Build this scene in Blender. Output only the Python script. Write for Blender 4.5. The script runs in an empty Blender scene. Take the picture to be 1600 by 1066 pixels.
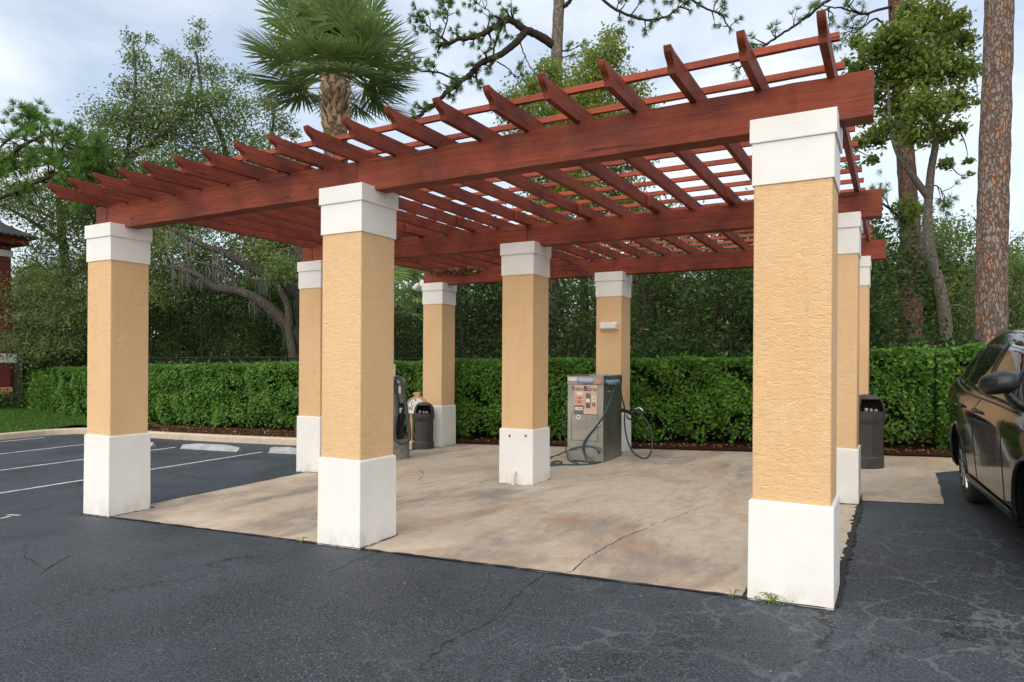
import bpy, bmesh, math, random
import numpy as np
from mathutils import Vector, Matrix
from mathutils.bvhtree import BVHTree

R = math.radians
rng = np.random.default_rng(11)
random.seed(5)
sc = bpy.context.scene
COL = sc.collection

# ------------------------------------------------------------------ camera numbers (solved from the photograph)
F, V0, TH, ROLL = 1074.42, 565.68, -0.508023, 0.00598
CAM = np.array([0.5535, -4.7267, 1.462])
GX, GY = 0.0400, 0.01487
cT, sT = math.cos(TH), math.sin(TH)

def ray(u, v):
    U, V = u - 800.0, v - V0
    U, V = U * math.cos(ROLL) + V * math.sin(ROLL), -U * math.sin(ROLL) + V * math.cos(ROLL)
    r, z = U / F, -V / F
    return np.array([r * cT + sT, -r * sT + cT, z])

def at(u, v, D):            # a point D metres in front of the camera
    return CAM + ray(u, v) * D

def at_y(u, v, y):
    d = ray(u, v); return CAM + d * ((y - CAM[1]) / d[1])

def at_x(u, v, x):
    d = ray(u, v); return CAM + d * ((x - CAM[0]) / d[0])

def gz(x, y):               # height of the paved ground
    x = np.asarray(x, float); y = np.asarray(y, float)
    t = np.clip(-9 - x, 0, 12)
    zx = np.where(x > 6, .24, np.where(x > -9, .04 * x, -.36 - .04 * (t - t * t / 24)))
    zy = GY * np.clip(y, -9, 13)
    return zx + zy

def gnd(u, v, dz=0.0):
    d = ray(u, v); t = 5.0
    for _ in range(60):
        p = CAM + d * t
        t += (p[2] - dz - float(gz(p[0], p[1]))) / max(.05, -d[2]) * .8
    return CAM + d * t

# ------------------------------------------------------------------ mesh helpers
class MB:
    def __init__(self): self.v = []; self.f = []; self.n = 0
    def add(self, V, Fs):
        V = np.asarray(V, float).reshape(-1, 3)
        k = self.n
        self.v.append(V); self.n += len(V)
        self.f.extend([tuple(i + k for i in q) for q in Fs])
    def box(self, a, b, rz=0.0, c=None):
        x0, y0, z0 = a; x1, y1, z1 = b
        V = np.array([(x0,y0,z0),(x1,y0,z0),(x1,y1,z0),(x0,y1,z0),(x0,y0,z1),(x1,y0,z1),(x1,y1,z1),(x0,y1,z1)], float)
        if rz:
            c = np.array(c if c is not None else ((x0+x1)/2, (y0+y1)/2, 0)); co, si = math.cos(rz), math.sin(rz)
            P = V - c; V = np.stack([P[:,0]*co - P[:,1]*si, P[:,0]*si + P[:,1]*co, P[:,2]], 1) + c
        self.add(V, [(0,3,2,1),(4,5,6,7),(0,1,5,4),(1,2,6,5),(2,3,7,6),(3,0,4,7)])
    def tube(self, P, rad, n=8, cap=True, wob=0.0):
        P = np.asarray(P, float); m = len(P)
        rad = np.full(m, rad, float) if np.isscalar(rad) else np.asarray(rad, float)
        T = np.gradient(P, axis=0); T /= np.linalg.norm(T, axis=1)[:, None] + 1e-9
        up = np.array([0, 0, 1.0]) if abs(T[0][2]) < .9 else np.array([1.0, 0, 0])
        a = np.cross(T[0], up); a /= np.linalg.norm(a)
        V = []
        ang = np.linspace(0, 2*math.pi, n, endpoint=False)
        for i in range(m):
            a = a - T[i] * (a @ T[i]); a /= np.linalg.norm(a) + 1e-9
            b = np.cross(T[i], a)
            rr = rad[i] * (1 + (wob * rng.uniform(-1, 1, n) if wob else 0))
            V.append(P[i] + (np.cos(ang) * rr)[:, None] * a + (np.sin(ang) * rr)[:, None] * b)
        Fs = [(i*n+j, i*n+(j+1) % n, (i+1)*n+(j+1) % n, (i+1)*n+j) for i in range(m-1) for j in range(n)]
        if cap: Fs += [tuple(range(n))[::-1], tuple((m-1)*n + j for j in range(n))]
        self.add(np.concatenate(V), Fs)
    def lathe(self, prof, c=(0,0,0), n=28):
        c = np.array(c, float); V = []
        ang = np.linspace(0, 2*math.pi, n, endpoint=False)
        for r, z in prof: V.append(np.stack([np.cos(ang)*r, np.sin(ang)*r, np.full(n, z)], 1) + c)
        m = len(prof)
        Fs = [(i*n+j, i*n+(j+1) % n, (i+1)*n+(j+1) % n, (i+1)*n+j) for i in range(m-1) for j in range(n)]
        Fs += [tuple(range(n))[::-1], tuple((m-1)*n + j for j in range(n))]
        self.add(np.concatenate(V), Fs)
    def prism(self, poly, d0, d1, axes='xz', other='y'):   # poly in two axes, thickness along the third
        ix = {'x':0,'y':1,'z':2}; k = len(poly); V = np.zeros((2*k, 3))
        for s, d in ((0, d0), (k, d1)):
            for i, (a, b) in enumerate(poly):
                V[s+i, ix[axes[0]]] = a; V[s+i, ix[axes[1]]] = b; V[s+i, ix[other]] = d
        Fs = [tuple(range(k)), tuple(range(2*k-1, k-1, -1))] + [(i, k+i, k+(i+1) % k, (i+1) % k) for i in range(k)]
        self.add(V, Fs)
    def build(self, name, mat, parent=None, smooth=False, bevel=0.0, origin=None, fix=False, segs=2):
        me = bpy.data.meshes.new(name)
        V = np.concatenate(self.v) if self.v else np.zeros((0, 3))
        if origin is not None: V = V - np.asarray(origin, float)
        sizes = np.array([len(q) for q in self.f], np.int32)
        loops = np.fromiter((i for q in self.f for i in q), np.int32)
        me.vertices.add(len(V)); me.vertices.foreach_set('co', V.astype(np.float32).ravel())
        me.loops.add(len(loops)); me.loops.foreach_set('vertex_index', loops)
        me.polygons.add(len(sizes))
        me.polygons.foreach_set('loop_start', np.concatenate([[0], np.cumsum(sizes)[:-1]]).astype(np.int32))
        me.polygons.foreach_set('loop_total', sizes)
        me.polygons.foreach_set('use_smooth', np.full(len(sizes), bool(smooth)))
        me.update(calc_edges=True); me.validate()
        if fix:
            bm = bmesh.new(); bm.from_mesh(me); bmesh.ops.recalc_face_normals(bm, faces=bm.faces); bm.to_mesh(me); bm.free()
        me.materials.append(mat)
        o = bpy.data.objects.new(name, me); COL.objects.link(o)
        if origin is not None: o.location = Vector(origin)
        if parent is not None:
            o.parent = parent
            if origin is None: o.location = (0, 0, 0)
        if bevel:
            b = o.modifiers.new('bevel', 'BEVEL'); b.width = bevel; b.segments = segs; b.limit_method = 'ANGLE'
        return o

def tag(o, label=None, cat=None, group=None, kind=None):
    if label: o['label'] = label
    if cat: o['category'] = cat
    if group: o['group'] = group
    if kind: o['kind'] = kind
    return o

def empty(name, loc=(0,0,0), rz=0.0, label=None, cat=None, group=None):
    o = bpy.data.objects.new(name, None); COL.objects.link(o)
    o.location = Vector(loc); o.rotation_euler = (0, 0, rz); o.empty_display_size = .2
    return tag(o, label, cat, group)

def dup(root, loc, rz=0.0, scale=None):
    c = root.copy(); COL.objects.link(c)
    def kids(src, dst):
        for ch in src.children:
            k = ch.copy(); COL.objects.link(k); k.parent = dst; kids(ch, k)
    kids(root, c)
    c.location = Vector(loc); c.rotation_euler = (0, 0, rz)
    if scale is not None: c.scale = scale
    return c

def smooth_path(P, k=6):
    P = np.asarray(P, float); out = []
    Q = np.vstack([2*P[0]-P[1], P, 2*P[-1]-P[-2]])
    for i in range(1, len(Q)-2):
        p0, p1, p2, p3 = Q[i-1], Q[i], Q[i+1], Q[i+2]
        for t in np.linspace(0, 1, k, endpoint=False):
            out.append(.5*((2*p1)+(-p0+p2)*t+(2*p0-5*p1+4*p2-p3)*t*t+(-p0+3*p1-3*p2+p3)*t**3))
    out.append(P[-1]); return np.array(out)

def unit(A): return A / (np.linalg.norm(A, axis=-1, keepdims=True) + 1e-9)

def leaf_quads(C, size, aspect=.5, bias=None, bw=0.0, fold=.25, dirb=None, dw=0.0):
    """one folded leaf (4 points) per centre"""
    n = len(C); size = np.broadcast_to(size, (n,))[:, None]
    nr = rng.normal(size=(n, 3))
    if bias is not None: nr = unit(nr) + np.asarray(bias) * bw
    nr = unit(nr)
    d = rng.normal(size=(n, 3))
    if dirb is not None: d = unit(d) + np.asarray(dirb) * dw
    d = unit(d - nr * (d * nr).sum(1, keepdims=True))
    s = np.cross(nr, d)
    a = C - d*size*.5; b = C + d*size*.5; m = C - d*size*.02 + nr*size*fold*.4
    l = m + s*size*aspect*.5; r = m - s*size*aspect*.5
    return np.stack([a, l, b, r], 1).reshape(-1, 3)

def leaf_mesh(name, V, mat, parent=None, origin=None):
    n = len(V) // 4
    mb = MB(); mb.v = [V]; mb.n = len(V)
    mb.f = np.arange(4*n).reshape(n, 4).tolist()
    return mb.build(name, mat, parent, origin=origin)

def in_blobs(blobs, n):
    """n points through a set of blobs (centre, radii xyz), fuller towards their skin"""
    cs = np.array([b[0] for b in blobs], float)
    rs = np.array([np.broadcast_to(b[1], 3) for b in blobs], float)
    w = rs.prod(1) ** (2/3); w /= w.sum()
    k = rng.choice(len(blobs), n, p=w)
    return cs[k] + np.clip(rng.normal(size=(n, 3)) * .62, -1.7, 1.7) * rs[k]

# ------------------------------------------------------------------ materials
def new_mat(name):
    m = bpy.data.materials.new(name); m.use_nodes = True
    nt = m.node_tree; nt.nodes.clear()
    return m, nt
class G:
    """small helper around a node tree"""
    def __init__(s, name):
        s.m, s.nt = new_mat(name)
        s.out = s.N('ShaderNodeOutputMaterial')
    def N(s, t, **kw):
        n = s.nt.nodes.new(t)
        for k, v in kw.items(): setattr(n, k, v)
        return n
    def L(s, a, b): s.nt.links.new(a, b)
    def coord(s, kind='Object', scale=(1,1,1), rot=(0,0,0), loc=(0,0,0)):
        t = s.N('ShaderNodeTexCoord'); mp = s.N('ShaderNodeMapping')
        mp.inputs['Scale'].default_value = scale; mp.inputs['Rotation'].default_value = rot; mp.inputs['Location'].default_value = loc
        s.L(t.outputs[kind], mp.inputs['Vector']); return mp.outputs['Vector']
    def world(s, scale=(1,1,1), rot=(0,0,0)):
        g = s.N('ShaderNodeNewGeometry'); mp = s.N('ShaderNodeMapping')
        mp.inputs['Scale'].default_value = scale; mp.inputs['Rotation'].default_value = rot
        s.L(g.outputs['Position'], mp.inputs['Vector']); return mp.outputs['Vector']
    def noise(s, vec, scale, detail=4, rough=.55, dist=0.0, out='Fac'):
        n = s.N('ShaderNodeTexNoise'); n.inputs['Scale'].default_value = scale; n.inputs['Detail'].default_value = detail
        n.inputs['Roughness'].default_value = rough; n.inputs['Distortion'].default_value = dist
        s.L(vec, n.inputs['Vector']); return n.outputs[out]
    def voro(s, vec, scale, feature='F1', out='Distance', rand=1.0):
        n = s.N('ShaderNodeTexVoronoi', feature=feature); n.inputs['Scale'].default_value = scale
        n.inputs['Randomness'].default_value = rand
        s.L(vec, n.inputs['Vector']); return n.outputs[out]
    def ramp(s, fac, stops, interp='LINEAR'):
        n = s.N('ShaderNodeValToRGB'); n.color_ramp.interpolation = interp
        e = n.color_ramp.elements
        while len(e) < len(stops): e.new(.5)
        for el, (p, c) in zip(e, stops):
            el.position = p
            el.color = (c, c, c, 1) if np.isscalar(c) else (*c, 1)
        s.L(fac, n.inputs['Fac']); return n.outputs['Color']
    def mix(s, fac, a, b, mode='MIX'):
        n = s.N('ShaderNodeMix', data_type='RGBA', blend_type=mode)
        for sock, val in ((n.inputs[0], fac), (n.inputs[6], a), (n.inputs[7], b)):
            if hasattr(val, 'node'): s.L(val, sock)
            elif isinstance(val, (int, float)): sock.default_value = val
            else: sock.default_value = (*val, 1)
        return n.outputs[2]
    def math(s, op, a, b=None):
        n = s.N('ShaderNodeMath', operation=op)
        for i, val in enumerate((a, b)):
            if val is None: continue
            if hasattr(val, 'node'): s.L(val, n.inputs[i])
            else: n.inputs[i].default_value = val
        return n.outputs[0]
    def mapr(s, v, a, b, c, d):
        n = s.N('ShaderNodeMapRange'); s.L(v, n.inputs[0])
        for i, x in enumerate((a, b, c, d)): n.inputs[i+1].default_value = x
        return n.outputs[0]
    def bump(s, h, strength=.5, dist=.01, normal=None):
        n = s.N('ShaderNodeBump'); n.inputs['Strength'].default_value = strength; n.inputs['Distance'].default_value = dist
        s.L(h, n.inputs['Height'])
        if normal is not None: s.L(normal, n.inputs['Normal'])
        return n.outputs['Normal']
    def sep(s, vec):
        n = s.N('ShaderNodeSeparateXYZ'); s.L(vec, n.inputs[0]); return n.outputs
    def addv(s, a, b, k):
        n = s.N('ShaderNodeVectorMath', operation='MULTIPLY_ADD'); s.L(b, n.inputs[0]); n.inputs[1].default_value = (k,k,k); s.L(a, n.inputs[2]); return n.outputs[0]
    def bsdf(s, color, rough=.6, normal=None, metal=0.0, spec=.5, coat=0.0):
        b = s.N('ShaderNodeBsdfPrincipled')
        for k, val in (('Base Color', color), ('Roughness', rough), ('Metallic', metal), ('Specular IOR Level', spec), ('Coat Weight', coat)):
            if hasattr(val, 'node'): s.L(val, b.inputs[k])
            elif isinstance(val, (int, float)): b.inputs[k].default_value = val
            else: b.inputs[k].default_value = (*val, 1)
        if normal is not None: s.L(normal, b.inputs['Normal'])
        s.L(b.outputs[0], s.out.inputs[0]); s.b = b
        return s.m

def plain(name, col, rough=.5, metal=0.0, spec=.5, coat=0.0, var=.12, sc_=9.0):
    g = G(name); v = g.coord()
    n = g.noise(v, sc_, 5)
    c = g.mix(g.mapr(n, .3, .7, 0, 1), tuple(x*(1-var) for x in col), tuple(min(1, x*(1+var)) for x in col))
    return g.bsdf(c, rough, g.bump(n, .08, .01), metal, spec, coat)

def m_stucco():
    g = G('tan_stucco'); v = g.world((1, 1, 2.3))
    a = g.noise(v, 15, 3, .55, 2.0); b = g.noise(v, 7, 2, .5, 1.2); f = g.noise(v, 110, 3)
    ridge = g.ramp(a, [(.36, 0), (.45, .75), (.55, 1.0), (.60, .35), (.72, .6)])
    h = g.math('ADD', g.math('MULTIPLY', ridge, .8), g.math('MULTIPLY', b, .5))
    h = g.math('ADD', h, g.math('MULTIPLY', f, .22))
    big = g.noise(g.world((1, 1, .5)), 1.6, 4, .6)
    c = g.mix(g.mapr(big, .35, .7, 0, 1), (.74, .485, .255), (.78, .535, .30))
    chalk = g.mapr(g.noise(g.world((2.4, 2.4, .8)), 2.2, 6, .7), .60, .78, 0, .6)
    c = g.mix(chalk, c, (.78, .66, .50))
    dr = g.noise(g.world((7, 7, .35)), 1.3, 5, .7)
    c = g.mix(g.mapr(dr, .58, .72, 0, .30), c, (.52, .34, .18))
    c = g.mix(g.mapr(a, .62, .8, 0, .3), c, (.76, .52, .28))
    return g.bsdf(c, .85, g.bump(h, .52, .013), spec=.2)

def m_white(name='white_stucco', k=1.0, dirt_k=.75, bs=.35):
    g = G(name); v = g.world()
    n = g.noise(v, 38, 4, .6); f = g.noise(v, 150, 2)
    c = g.mix(g.mapr(g.noise(v, 2.2, 5, .65), .4, .75, 0, 1), (.80*k, .79*k, .76*k), (.74*k, .725*k, .69*k))
    z = g.sep(g.coord('Generated'))[2]
    dirt = g.math('MULTIPLY', g.mapr(z, 0, .30, 1, 0), g.mapr(g.noise(g.world((1, 1, .6)), 7, 7, .75), .42, .68, 0, dirt_k))
    c = g.mix(dirt, c, (.36, .31, .25))
    c = g.mix(g.mapr(g.noise(v, 16, 6, .8), .70, .82, 0, .35), c, (.5, .47, .42))
    return g.bsdf(c, .75, g.bump(g.math('ADD', n, g.math('MULTIPLY', f, .4)), bs, .006), spec=.3)

def m_wood(name, axis, k=1.0):
    g = G(name)
    s = {'x': (1.1, 22, 22), 'y': (22, 1.1, 22)}[axis]
    v = g.world(s); w = g.world()
    grain = g.noise(v, 1.5, 6, .65, .6); fine = g.noise(v, 5, 3)
    patch = g.noise(w, 2.3, 5, .6)
    c = g.mix(g.mapr(grain, .3, .7, 0, 1), (.15*k, .030*k, .014*k), (.30*k, .062*k, .028*k))
    c = g.mix(g.mapr(patch, .44, .66, 0, .7), c, (.085*k, .015*k, .010*k))
    c = g.mix(g.mapr(g.noise(w, 13, 6, .75), .66, .78, 0, .4), c, (.06, .022, .018))
    spl = g.noise(g.world({'x': (.45, 16, 16), 'y': (16, .45, 16)}[axis]), 1.7, 4, .6, .3)
    c = g.mix(g.mapr(spl, .645, .675, 0, .8), c, (.03, .008, .006))
    kn = g.voro(g.world({'x': (1.3, 4, 4), 'y': (4, 1.3, 4)}[axis]), 1.6)
    c = g.mix(g.mapr(kn, .05, .11, .75, 0), c, (.035, .012, .01))
    h = g.math('ADD', grain, g.math('MULTIPLY', fine, .5))
    return g.bsdf(c, g.mapr(grain, .3, .7, .5, .68), g.bump(h, .7, .010), spec=.28)

def m_asphalt():
    g = G('asphalt'); v = g.world()
    fine = g.noise(v, 75, 4, .8); mid = g.noise(v, 26, 4)
    big = g.noise(v, .55, 6, .62, .6); bl = g.noise(g.world((.35, 1, 1), (0, 0, .5)), 1.1, 5, .6)
    c = g.mix(g.mapr(big, .40, .62, 0, 1), (.016, .021, .028), (.048, .060, .076))
    c = g.mix(g.mapr(bl, .52, .72, 0, .5), c, (.078, .090, .104))
    c = g.mix(g.mapr(fine, .47, .60, 0, .85), c, (.092, .110, .132))
    c = g.mix(g.mapr(fine, .48, .37, 0, .85), c, (.008, .010, .012))
    xy = g.sep(v)
    # pale sealed cracks, close together to the right of the slab
    dv = g.addv(v, g.noise(v, 2.3, 4, .6, out='Color'), .55)
    e1 = g.voro(dv, 2.3, 'DISTANCE_TO_EDGE'); e2 = g.voro(g.addv(v, g.noise(v, 5, 3, out='Color'), .2), 4.2, 'DISTANCE_TO_EDGE')
    region = g.math('MULTIPLY', g.mapr(xy[0], -2.4, -.3, 0, 1), g.mapr(xy[1], 2.9, 1.6, 0, 1))
    wear = g.mapr(g.noise(v, 1.5, 4), .38, .62, .2, 1)
    l1 = g.math('MULTIPLY', g.mapr(e1, .004, .042, 1, 0), wear)
    l2 = g.math('MULTIPLY', g.math('MULTIPLY', g.mapr(e2, .01, .06, 1, 0), .55), g.mapr(g.noise(v, 1.1, 3), .5, .65, 0, 1))
    ln = g.math('MULTIPLY', g.math('MAXIMUM', l1, l2), region)
    c = g.mix(g.math('MULTIPLY', ln, .68), c, (.16, .178, .195))
    # thin dark cracks elsewhere
    e3 = g.voro(g.addv(v, g.noise(v, 1.6, 5, .7, out='Color'), .8), .38, 'DISTANCE_TO_EDGE')
    d3 = g.math('MULTIPLY', g.mapr(e3, .0015, .006, 1, 0), g.mapr(g.noise(v, .8, 3), .48, .6, 0, 1))
    c = g.mix(d3, c, (.012, .012, .013))
    # pale stone chips
    ch = g.voro(v, 34); ch2 = g.voro(v, 11)
    pk = g.mapr(g.noise(v, 1.3, 4), .45, .65, .3, 1)
    c = g.mix(g.math('MULTIPLY', g.mapr(ch, .10, .16, 1, 0), pk), c, (.34, .34, .33))
    c = g.mix(g.mapr(ch2, .035, .055, .9, 0), c, (.55, .54, .50))
    oil = g.mapr(g.noise(v, .9, 5, .7, .8), .68, .76, 0, .5)
    c = g.mix(oil, c, (.022, .021, .02))
    h = g.math('ADD', fine, g.math('MULTIPLY', mid, .6))
    return g.bsdf(c, g.mapr(big, .35, .65, .50, .72), g.bump(h, .8, .009), spec=.4)

def m_concrete(name='stained_concrete', stained=True):
    g = G(name); v = g.world()
    fine = g.noise(v, 120, 3, .7); mid = g.noise(v, 7, 6, .65)
    c = g.mix(g.mapr(mid, .3, .7, 0, 1), (.46, .38, .285), (.58, .495, .385))
    if stained:
        st = g.noise(g.world((1.0, .55, 1), (0, 0, -.3)), 1.0, 8, .68, 1.2)
        c = g.mix(g.mapr(st, .49, .60, 0, .62), c, (.42, .285, .175))
        dk = g.noise(g.world((1.0, .45, 1), (0, 0, -.35)), .75, 8, .7, .3)
        c = g.mix(g.mapr(dk, .50, .62, 0, .78), c, (.215, .185, .165))
        drip = g.noise(g.world((5, .9, 1), (0, 0, -.3)), 1.2, 7, .75, .4)
        c = g.mix(g.mapr(drip, .56, .68, 0, .35), c, (.28, .20, .14))
        wash = g.noise(g.world((.4, 1, 1)), 1.0, 5, .6)
        c = g.mix(g.mapr(wash, .55, .72, 0, .55), c, (.56, .52, .46))
        rust = g.voro(g.addv(v, g.noise(v, 3, 4, out='Color'), .5), .7)
        c = g.mix(g.mapr(rust, .03, .22, .5, 0), c, (.38, .20, .09))
        sp = g.voro(v, 5.5); c = g.mix(g.mapr(sp, .03, .05, .7, 0), c, (.07, .06, .05))
    else:
        c = g.mix(g.mapr(g.noise(v, 2.5, 5, .7), .55, .75, 0, .5), c, (.27, .25, .22))
    h = g.math('ADD', g.math('MULTIPLY', fine, .5), mid)
    return g.bsdf(c, g.mapr(mid, .3, .7, .62, .85), g.bump(h, .25, .008), spec=.35)

def m_soil(name, a, b, sc_=18):
    g = G(name); v = g.world()
    n = g.noise(v, sc_, 6, .7); k = g.voro(g.world((1, 1, 1)), sc_*2.2)
    c = g.mix(g.mapr(n, .35, .65, 0, 1), a, b)
    c = g.mix(g.mapr(k, .1, .5, .5, 0), c, tuple(x*1.6 for x in b))
    return g.bsdf(c, .95, g.bump(g.math('ADD', n, k), .9, .03), spec=.1)

def m_leaf(name, dark, light, alt=None, altp=.06, rough=.55, trans=.28, spec=.18):
    g = G(name)
    geo = g.N('ShaderNodeNewGeometry'); rnd = geo.outputs['Random Per Island']
    n = g.noise(g.world(), .9, 3)
    f = g.math('ADD', g.math('MULTIPLY', rnd, .75), g.math('MULTIPLY', g.mapr(n, .3, .7, 0, 1), .25))
    c = g.mix(f, dark, light)
    if alt is not None:
        r2 = g.math('FRACT', g.math('MULTIPLY', rnd, 37.7))
        c = g.mix(g.math('LESS_THAN', r2, altp), c, alt)
    g.bsdf(c, rough, None, 0, spec)
    t = g.N('ShaderNodeBsdfTranslucent'); g.L(g.mix(.5, c, tuple(min(1, x*1.8) for x in light)), t.inputs[0])
    mx = g.N('ShaderNodeMixShader'); mx.inputs[0].default_value = trans
    g.L(g.b.outputs[0], mx.inputs[1]); g.L(t.outputs[0], mx.inputs[2]); g.L(mx.outputs[0], g.out.inputs[0])
    return g.m

def m_bark(name, a, b, crack, sc_=9, zst=.35, orange=None):
    g = G(name)
    wv = g.addv(g.world((1, 1, zst)), g.noise(g.world((1, 1, .7)), 9, 5, .7, out='Color'), .16)
    cell = g.voro(wv, sc_*1.7, 'F1', 'Color'); d1 = g.voro(wv, sc_*1.7, 'F1'); e = g.voro(wv, sc_*1.7, 'DISTANCE_TO_EDGE')
    r = g.sep(cell); n = g.noise(g.world((1, 1, .35)), 34, 6, .75); m_ = g.noise(g.world((1, 1, .5)), 9, 5, .7)
    c = g.mix(g.math('ADD', g.math('MULTIPLY', r[0], .5), g.math('MULTIPLY', g.mapr(n, .3, .7, 0, 1), .5)), a, b)
    if orange is not None:
        c = g.mix(g.math('MULTIPLY', g.mapr(m_, .45, .58, 0, .9), g.mapr(r[1], .2, .8, .3, 1)), c, orange)
        c = g.mix(g.mapr(g.noise(g.world((1, 1, .6)), 18, 5, .8), .60, .72, 0, .6), c, tuple(min(1, x*1.35) for x in b))
    c = g.mix(g.math('MULTIPLY', g.mapr(e, .01, .09, .75, 0), g.mapr(n, .35, .6, .25, 1)), c, crack)
    h = g.math('ADD', g.mapr(e, 0, .16, 0, .8), g.math('ADD', g.math('MULTIPLY', n, .7), g.math('MULTIPLY', r[2], .5)))
    return g.bsdf(c, .9, g.bump(h, 1.0, .03), spec=.12)

def m_car():
    g = G('dark_green_grey_paint'); v = g.coord()
    fl = g.noise(v, 900, 1)
    dust = g.noise(g.coord(), 4, 6, .7)
    c = g.mix(g.mapr(fl, .4, .7, 0, 1), (.005, .006, .006), (.011, .012, .012))
    g.bsdf(c, g.mapr(dust, .35, .7, .06, .16), None, 0, .4, .30); g.b.inputs['Coat Roughness'].default_value = .02
    return g.m

def m_steel():
    g = G('brushed_stainless_steel'); v = g.coord('Object', (60, 60, 2))
    n = g.noise(v, 3, 4); w = g.noise(g.coord(), 2.5, 5, .65)
    c = g.mix(g.mapr(w, .4, .7, 0, 1), (.30, .295, .27), (.44, .43, .39))
    return g.bsdf(c, g.mapr(n, .3, .7, .3, .48), g.bump(n, .05, .004), .9)

def m_shingle():
    g = G('grey_roof_shingles'); v = g.world()
    b = g.N('ShaderNodeTexBrick'); b.inputs['Scale'].default_value = 2.2; g.L(v, b.inputs['Vector'])
    b.inputs['Color1'].default_value = (.07,.072,.08,1); b.inputs['Color2'].default_value = (.12,.12,.13,1); b.inputs['Mortar'].default_value = (.02,.02,.02,1)
    return g.bsdf(b.outputs['Color'], .9, g.bump(g.noise(v, 30, 4), .4, .01))

def m_brick():
    g = G('dark_red_brick'); v = g.world((1, 1, 1), (R(90), 0, 0))
    b = g.N('ShaderNodeTexBrick'); b.inputs['Scale'].default_value = 4.4; g.L(v, b.inputs['Vector'])
    b.inputs['Color1'].default_value = (.15,.028,.022,1); b.inputs['Color2'].default_value = (.20,.04,.03,1); b.inputs['Mortar'].default_value = (.10,.03,.025,1)
    b.inputs['Mortar Size'].default_value = .012
    return g.bsdf(b.outputs['Color'], .85, g.bump(b.outputs['Fac'], .3, -.01))

def m_glass():
    g = G('dark_tinted_glass'); v = g.coord()
    return g.bsdf(g.mix(g.noise(v, 3), (.006, .008, .008), (.010, .012, .012)), .03, None, 0, .9)

STUCCO = m_stucco(); WHITE = m_white(); CAPW = m_white('white_cap_paint', 1.03, .12, .18); WOODX = m_wood('red_stained_wood_long', 'x'); WOODY = m_wood('red_stained_wood_cross', 'y')
WOODB = m_wood('red_stained_wood_strip', 'x', 1.35)
ASPH = m_asphalt(); CONC = m_concrete(); CONC2 = m_concrete('grey_concrete', False)
SOIL = m_soil('leaf_litter_soil', (.022, .015, .010), (.06, .042, .026)); MULCH = m_soil('brown_mulch', (.035, .016, .010), (.085, .04, .024), 24)
TURF = m_soil('turf_soil', (.03, .05, .012), (.06, .10, .025), 30)
L_HEDGE = m_leaf('hedge_leaf', (.026, .085, .013), (.135, .29, .035), (.24, .27, .05), .025, .45, .25, .28)
L_OAK = m_leaf('oak_leaf', (.062, .11, .036), (.21, .295, .095), (.30, .22, .10), .07, .6, .25)
L_OAKR = m_leaf('glossy_oak_leaf', (.06, .115, .024), (.25, .32, .065), (.24, .20, .06), .06, .4, .28)
L_VINE = m_leaf('vine_leaf', (.09, .14, .025), (.27, .33, .065), (.42, .38, .09), .05, .45, .35)
L_DARK = m_leaf('understorey_leaf', (.008, .021, .006), (.060, .108, .027), (.26, .20, .05), .02, .6, .2)  # leaf colours darkened to carry the shade of the woods
L_MID = m_leaf('woodland_leaf', (.055, .10, .028), (.19, .27, .075), (.20, .16, .05), .03, .5, .22)
L_PINE = m_leaf('pine_needle', (.055, .12, .034), (.17, .29, .075), (.30, .30, .06), .04, .5, .2)
L_PINEB = m_leaf('young_pine_needle', (.055, .13, .026), (.15, .29, .06), (.35, .36, .06), .05, .5, .3)
L_PALM = m_leaf('palm_leaf', (.085, .155, .055), (.29, .40, .14), (.30, .28, .13), .05, .4, .2)
L_GRASS = m_leaf('grass_blade', (.04, .11, .015), (.10, .24, .03), (.25, .24, .07), .05, .5, .3)
L_DRY = m_leaf('dry_leaf', (.10, .05, .025), (.26, .14, .06), (.42, .33, .2), .1, .8, .1)
L_MOSS = m_leaf('spanish_moss', (.13, .14, .115), (.25, .26, .22), None, 0, .9, .3)
B_PINE = m_bark('pine_bark', (.20, .165, .145), (.34, .29, .255), (.055, .038, .03), 10, .38, (.40, .19, .09))
B_PINEG = m_bark('grey_pine_bark', (.20, .165, .14), (.36, .30, .255), (.06, .045, .038), 12, .32)
B_PINED = m_bark('red_brown_pine_bark', (.125, .08, .066), (.25, .175, .145), (.035, .022, .018), 12, .32, (.24, .10, .055))
B_OAK = m_bark('grey_oak_bark', (.11, .10, .085), (.215, .195, .165), (.06, .05, .042), 20, .25)
B_OAKL = m_bark('pale_grey_oak_bark', (.19, .17, .14), (.33, .30, .25), (.07, .06, .05), 20, .25)
B_DARK = m_bark('dark_branch_bark', (.06, .045, .038), (.12, .095, .08), (.025, .018, .015), 22, .3)
B_BOOT = m_bark('palm_boot_bark', (.24, .15, .085), (.38, .27, .17), (.07, .045, .03), 9, .5)
BOOT = plain('cut_palm_stalk', (.50, .37, .24), .85, var=.35, sc_=14)
CARP = m_car(); GLASS = m_glass(); STEEL = m_steel()
RUBBER = plain('black_rubber', (.018, .018, .019), .75); PLAST = plain('satin_black_plastic', (.010, .011, .012), .30)
ALLOY = plain('silver_alloy', (.55, .56, .58), .28, .9); CHROME = plain('chrome_trim', (.7, .7, .72), .12, 1.0)
BROWN = plain('dark_brown_plastic', (.050, .041, .037), .48, var=.2)
BLACK = plain('matt_black', (.008, .008, .009), .8); FENCE = plain('black_fence_metal', (.01, .01, .011), .6)
WPAINT = None
def m_line():
    g = G('worn_white_road_paint'); v = g.world()
    w = g.noise(v, 14, 6, .75)
    return g.bsdf(g.mix(g.mapr(w, .42, .60, 0, .7), (.62, .62, .60), (.16, .165, .17)), .8, g.bump(w, .2, .004))
LINE = m_line()
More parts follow.
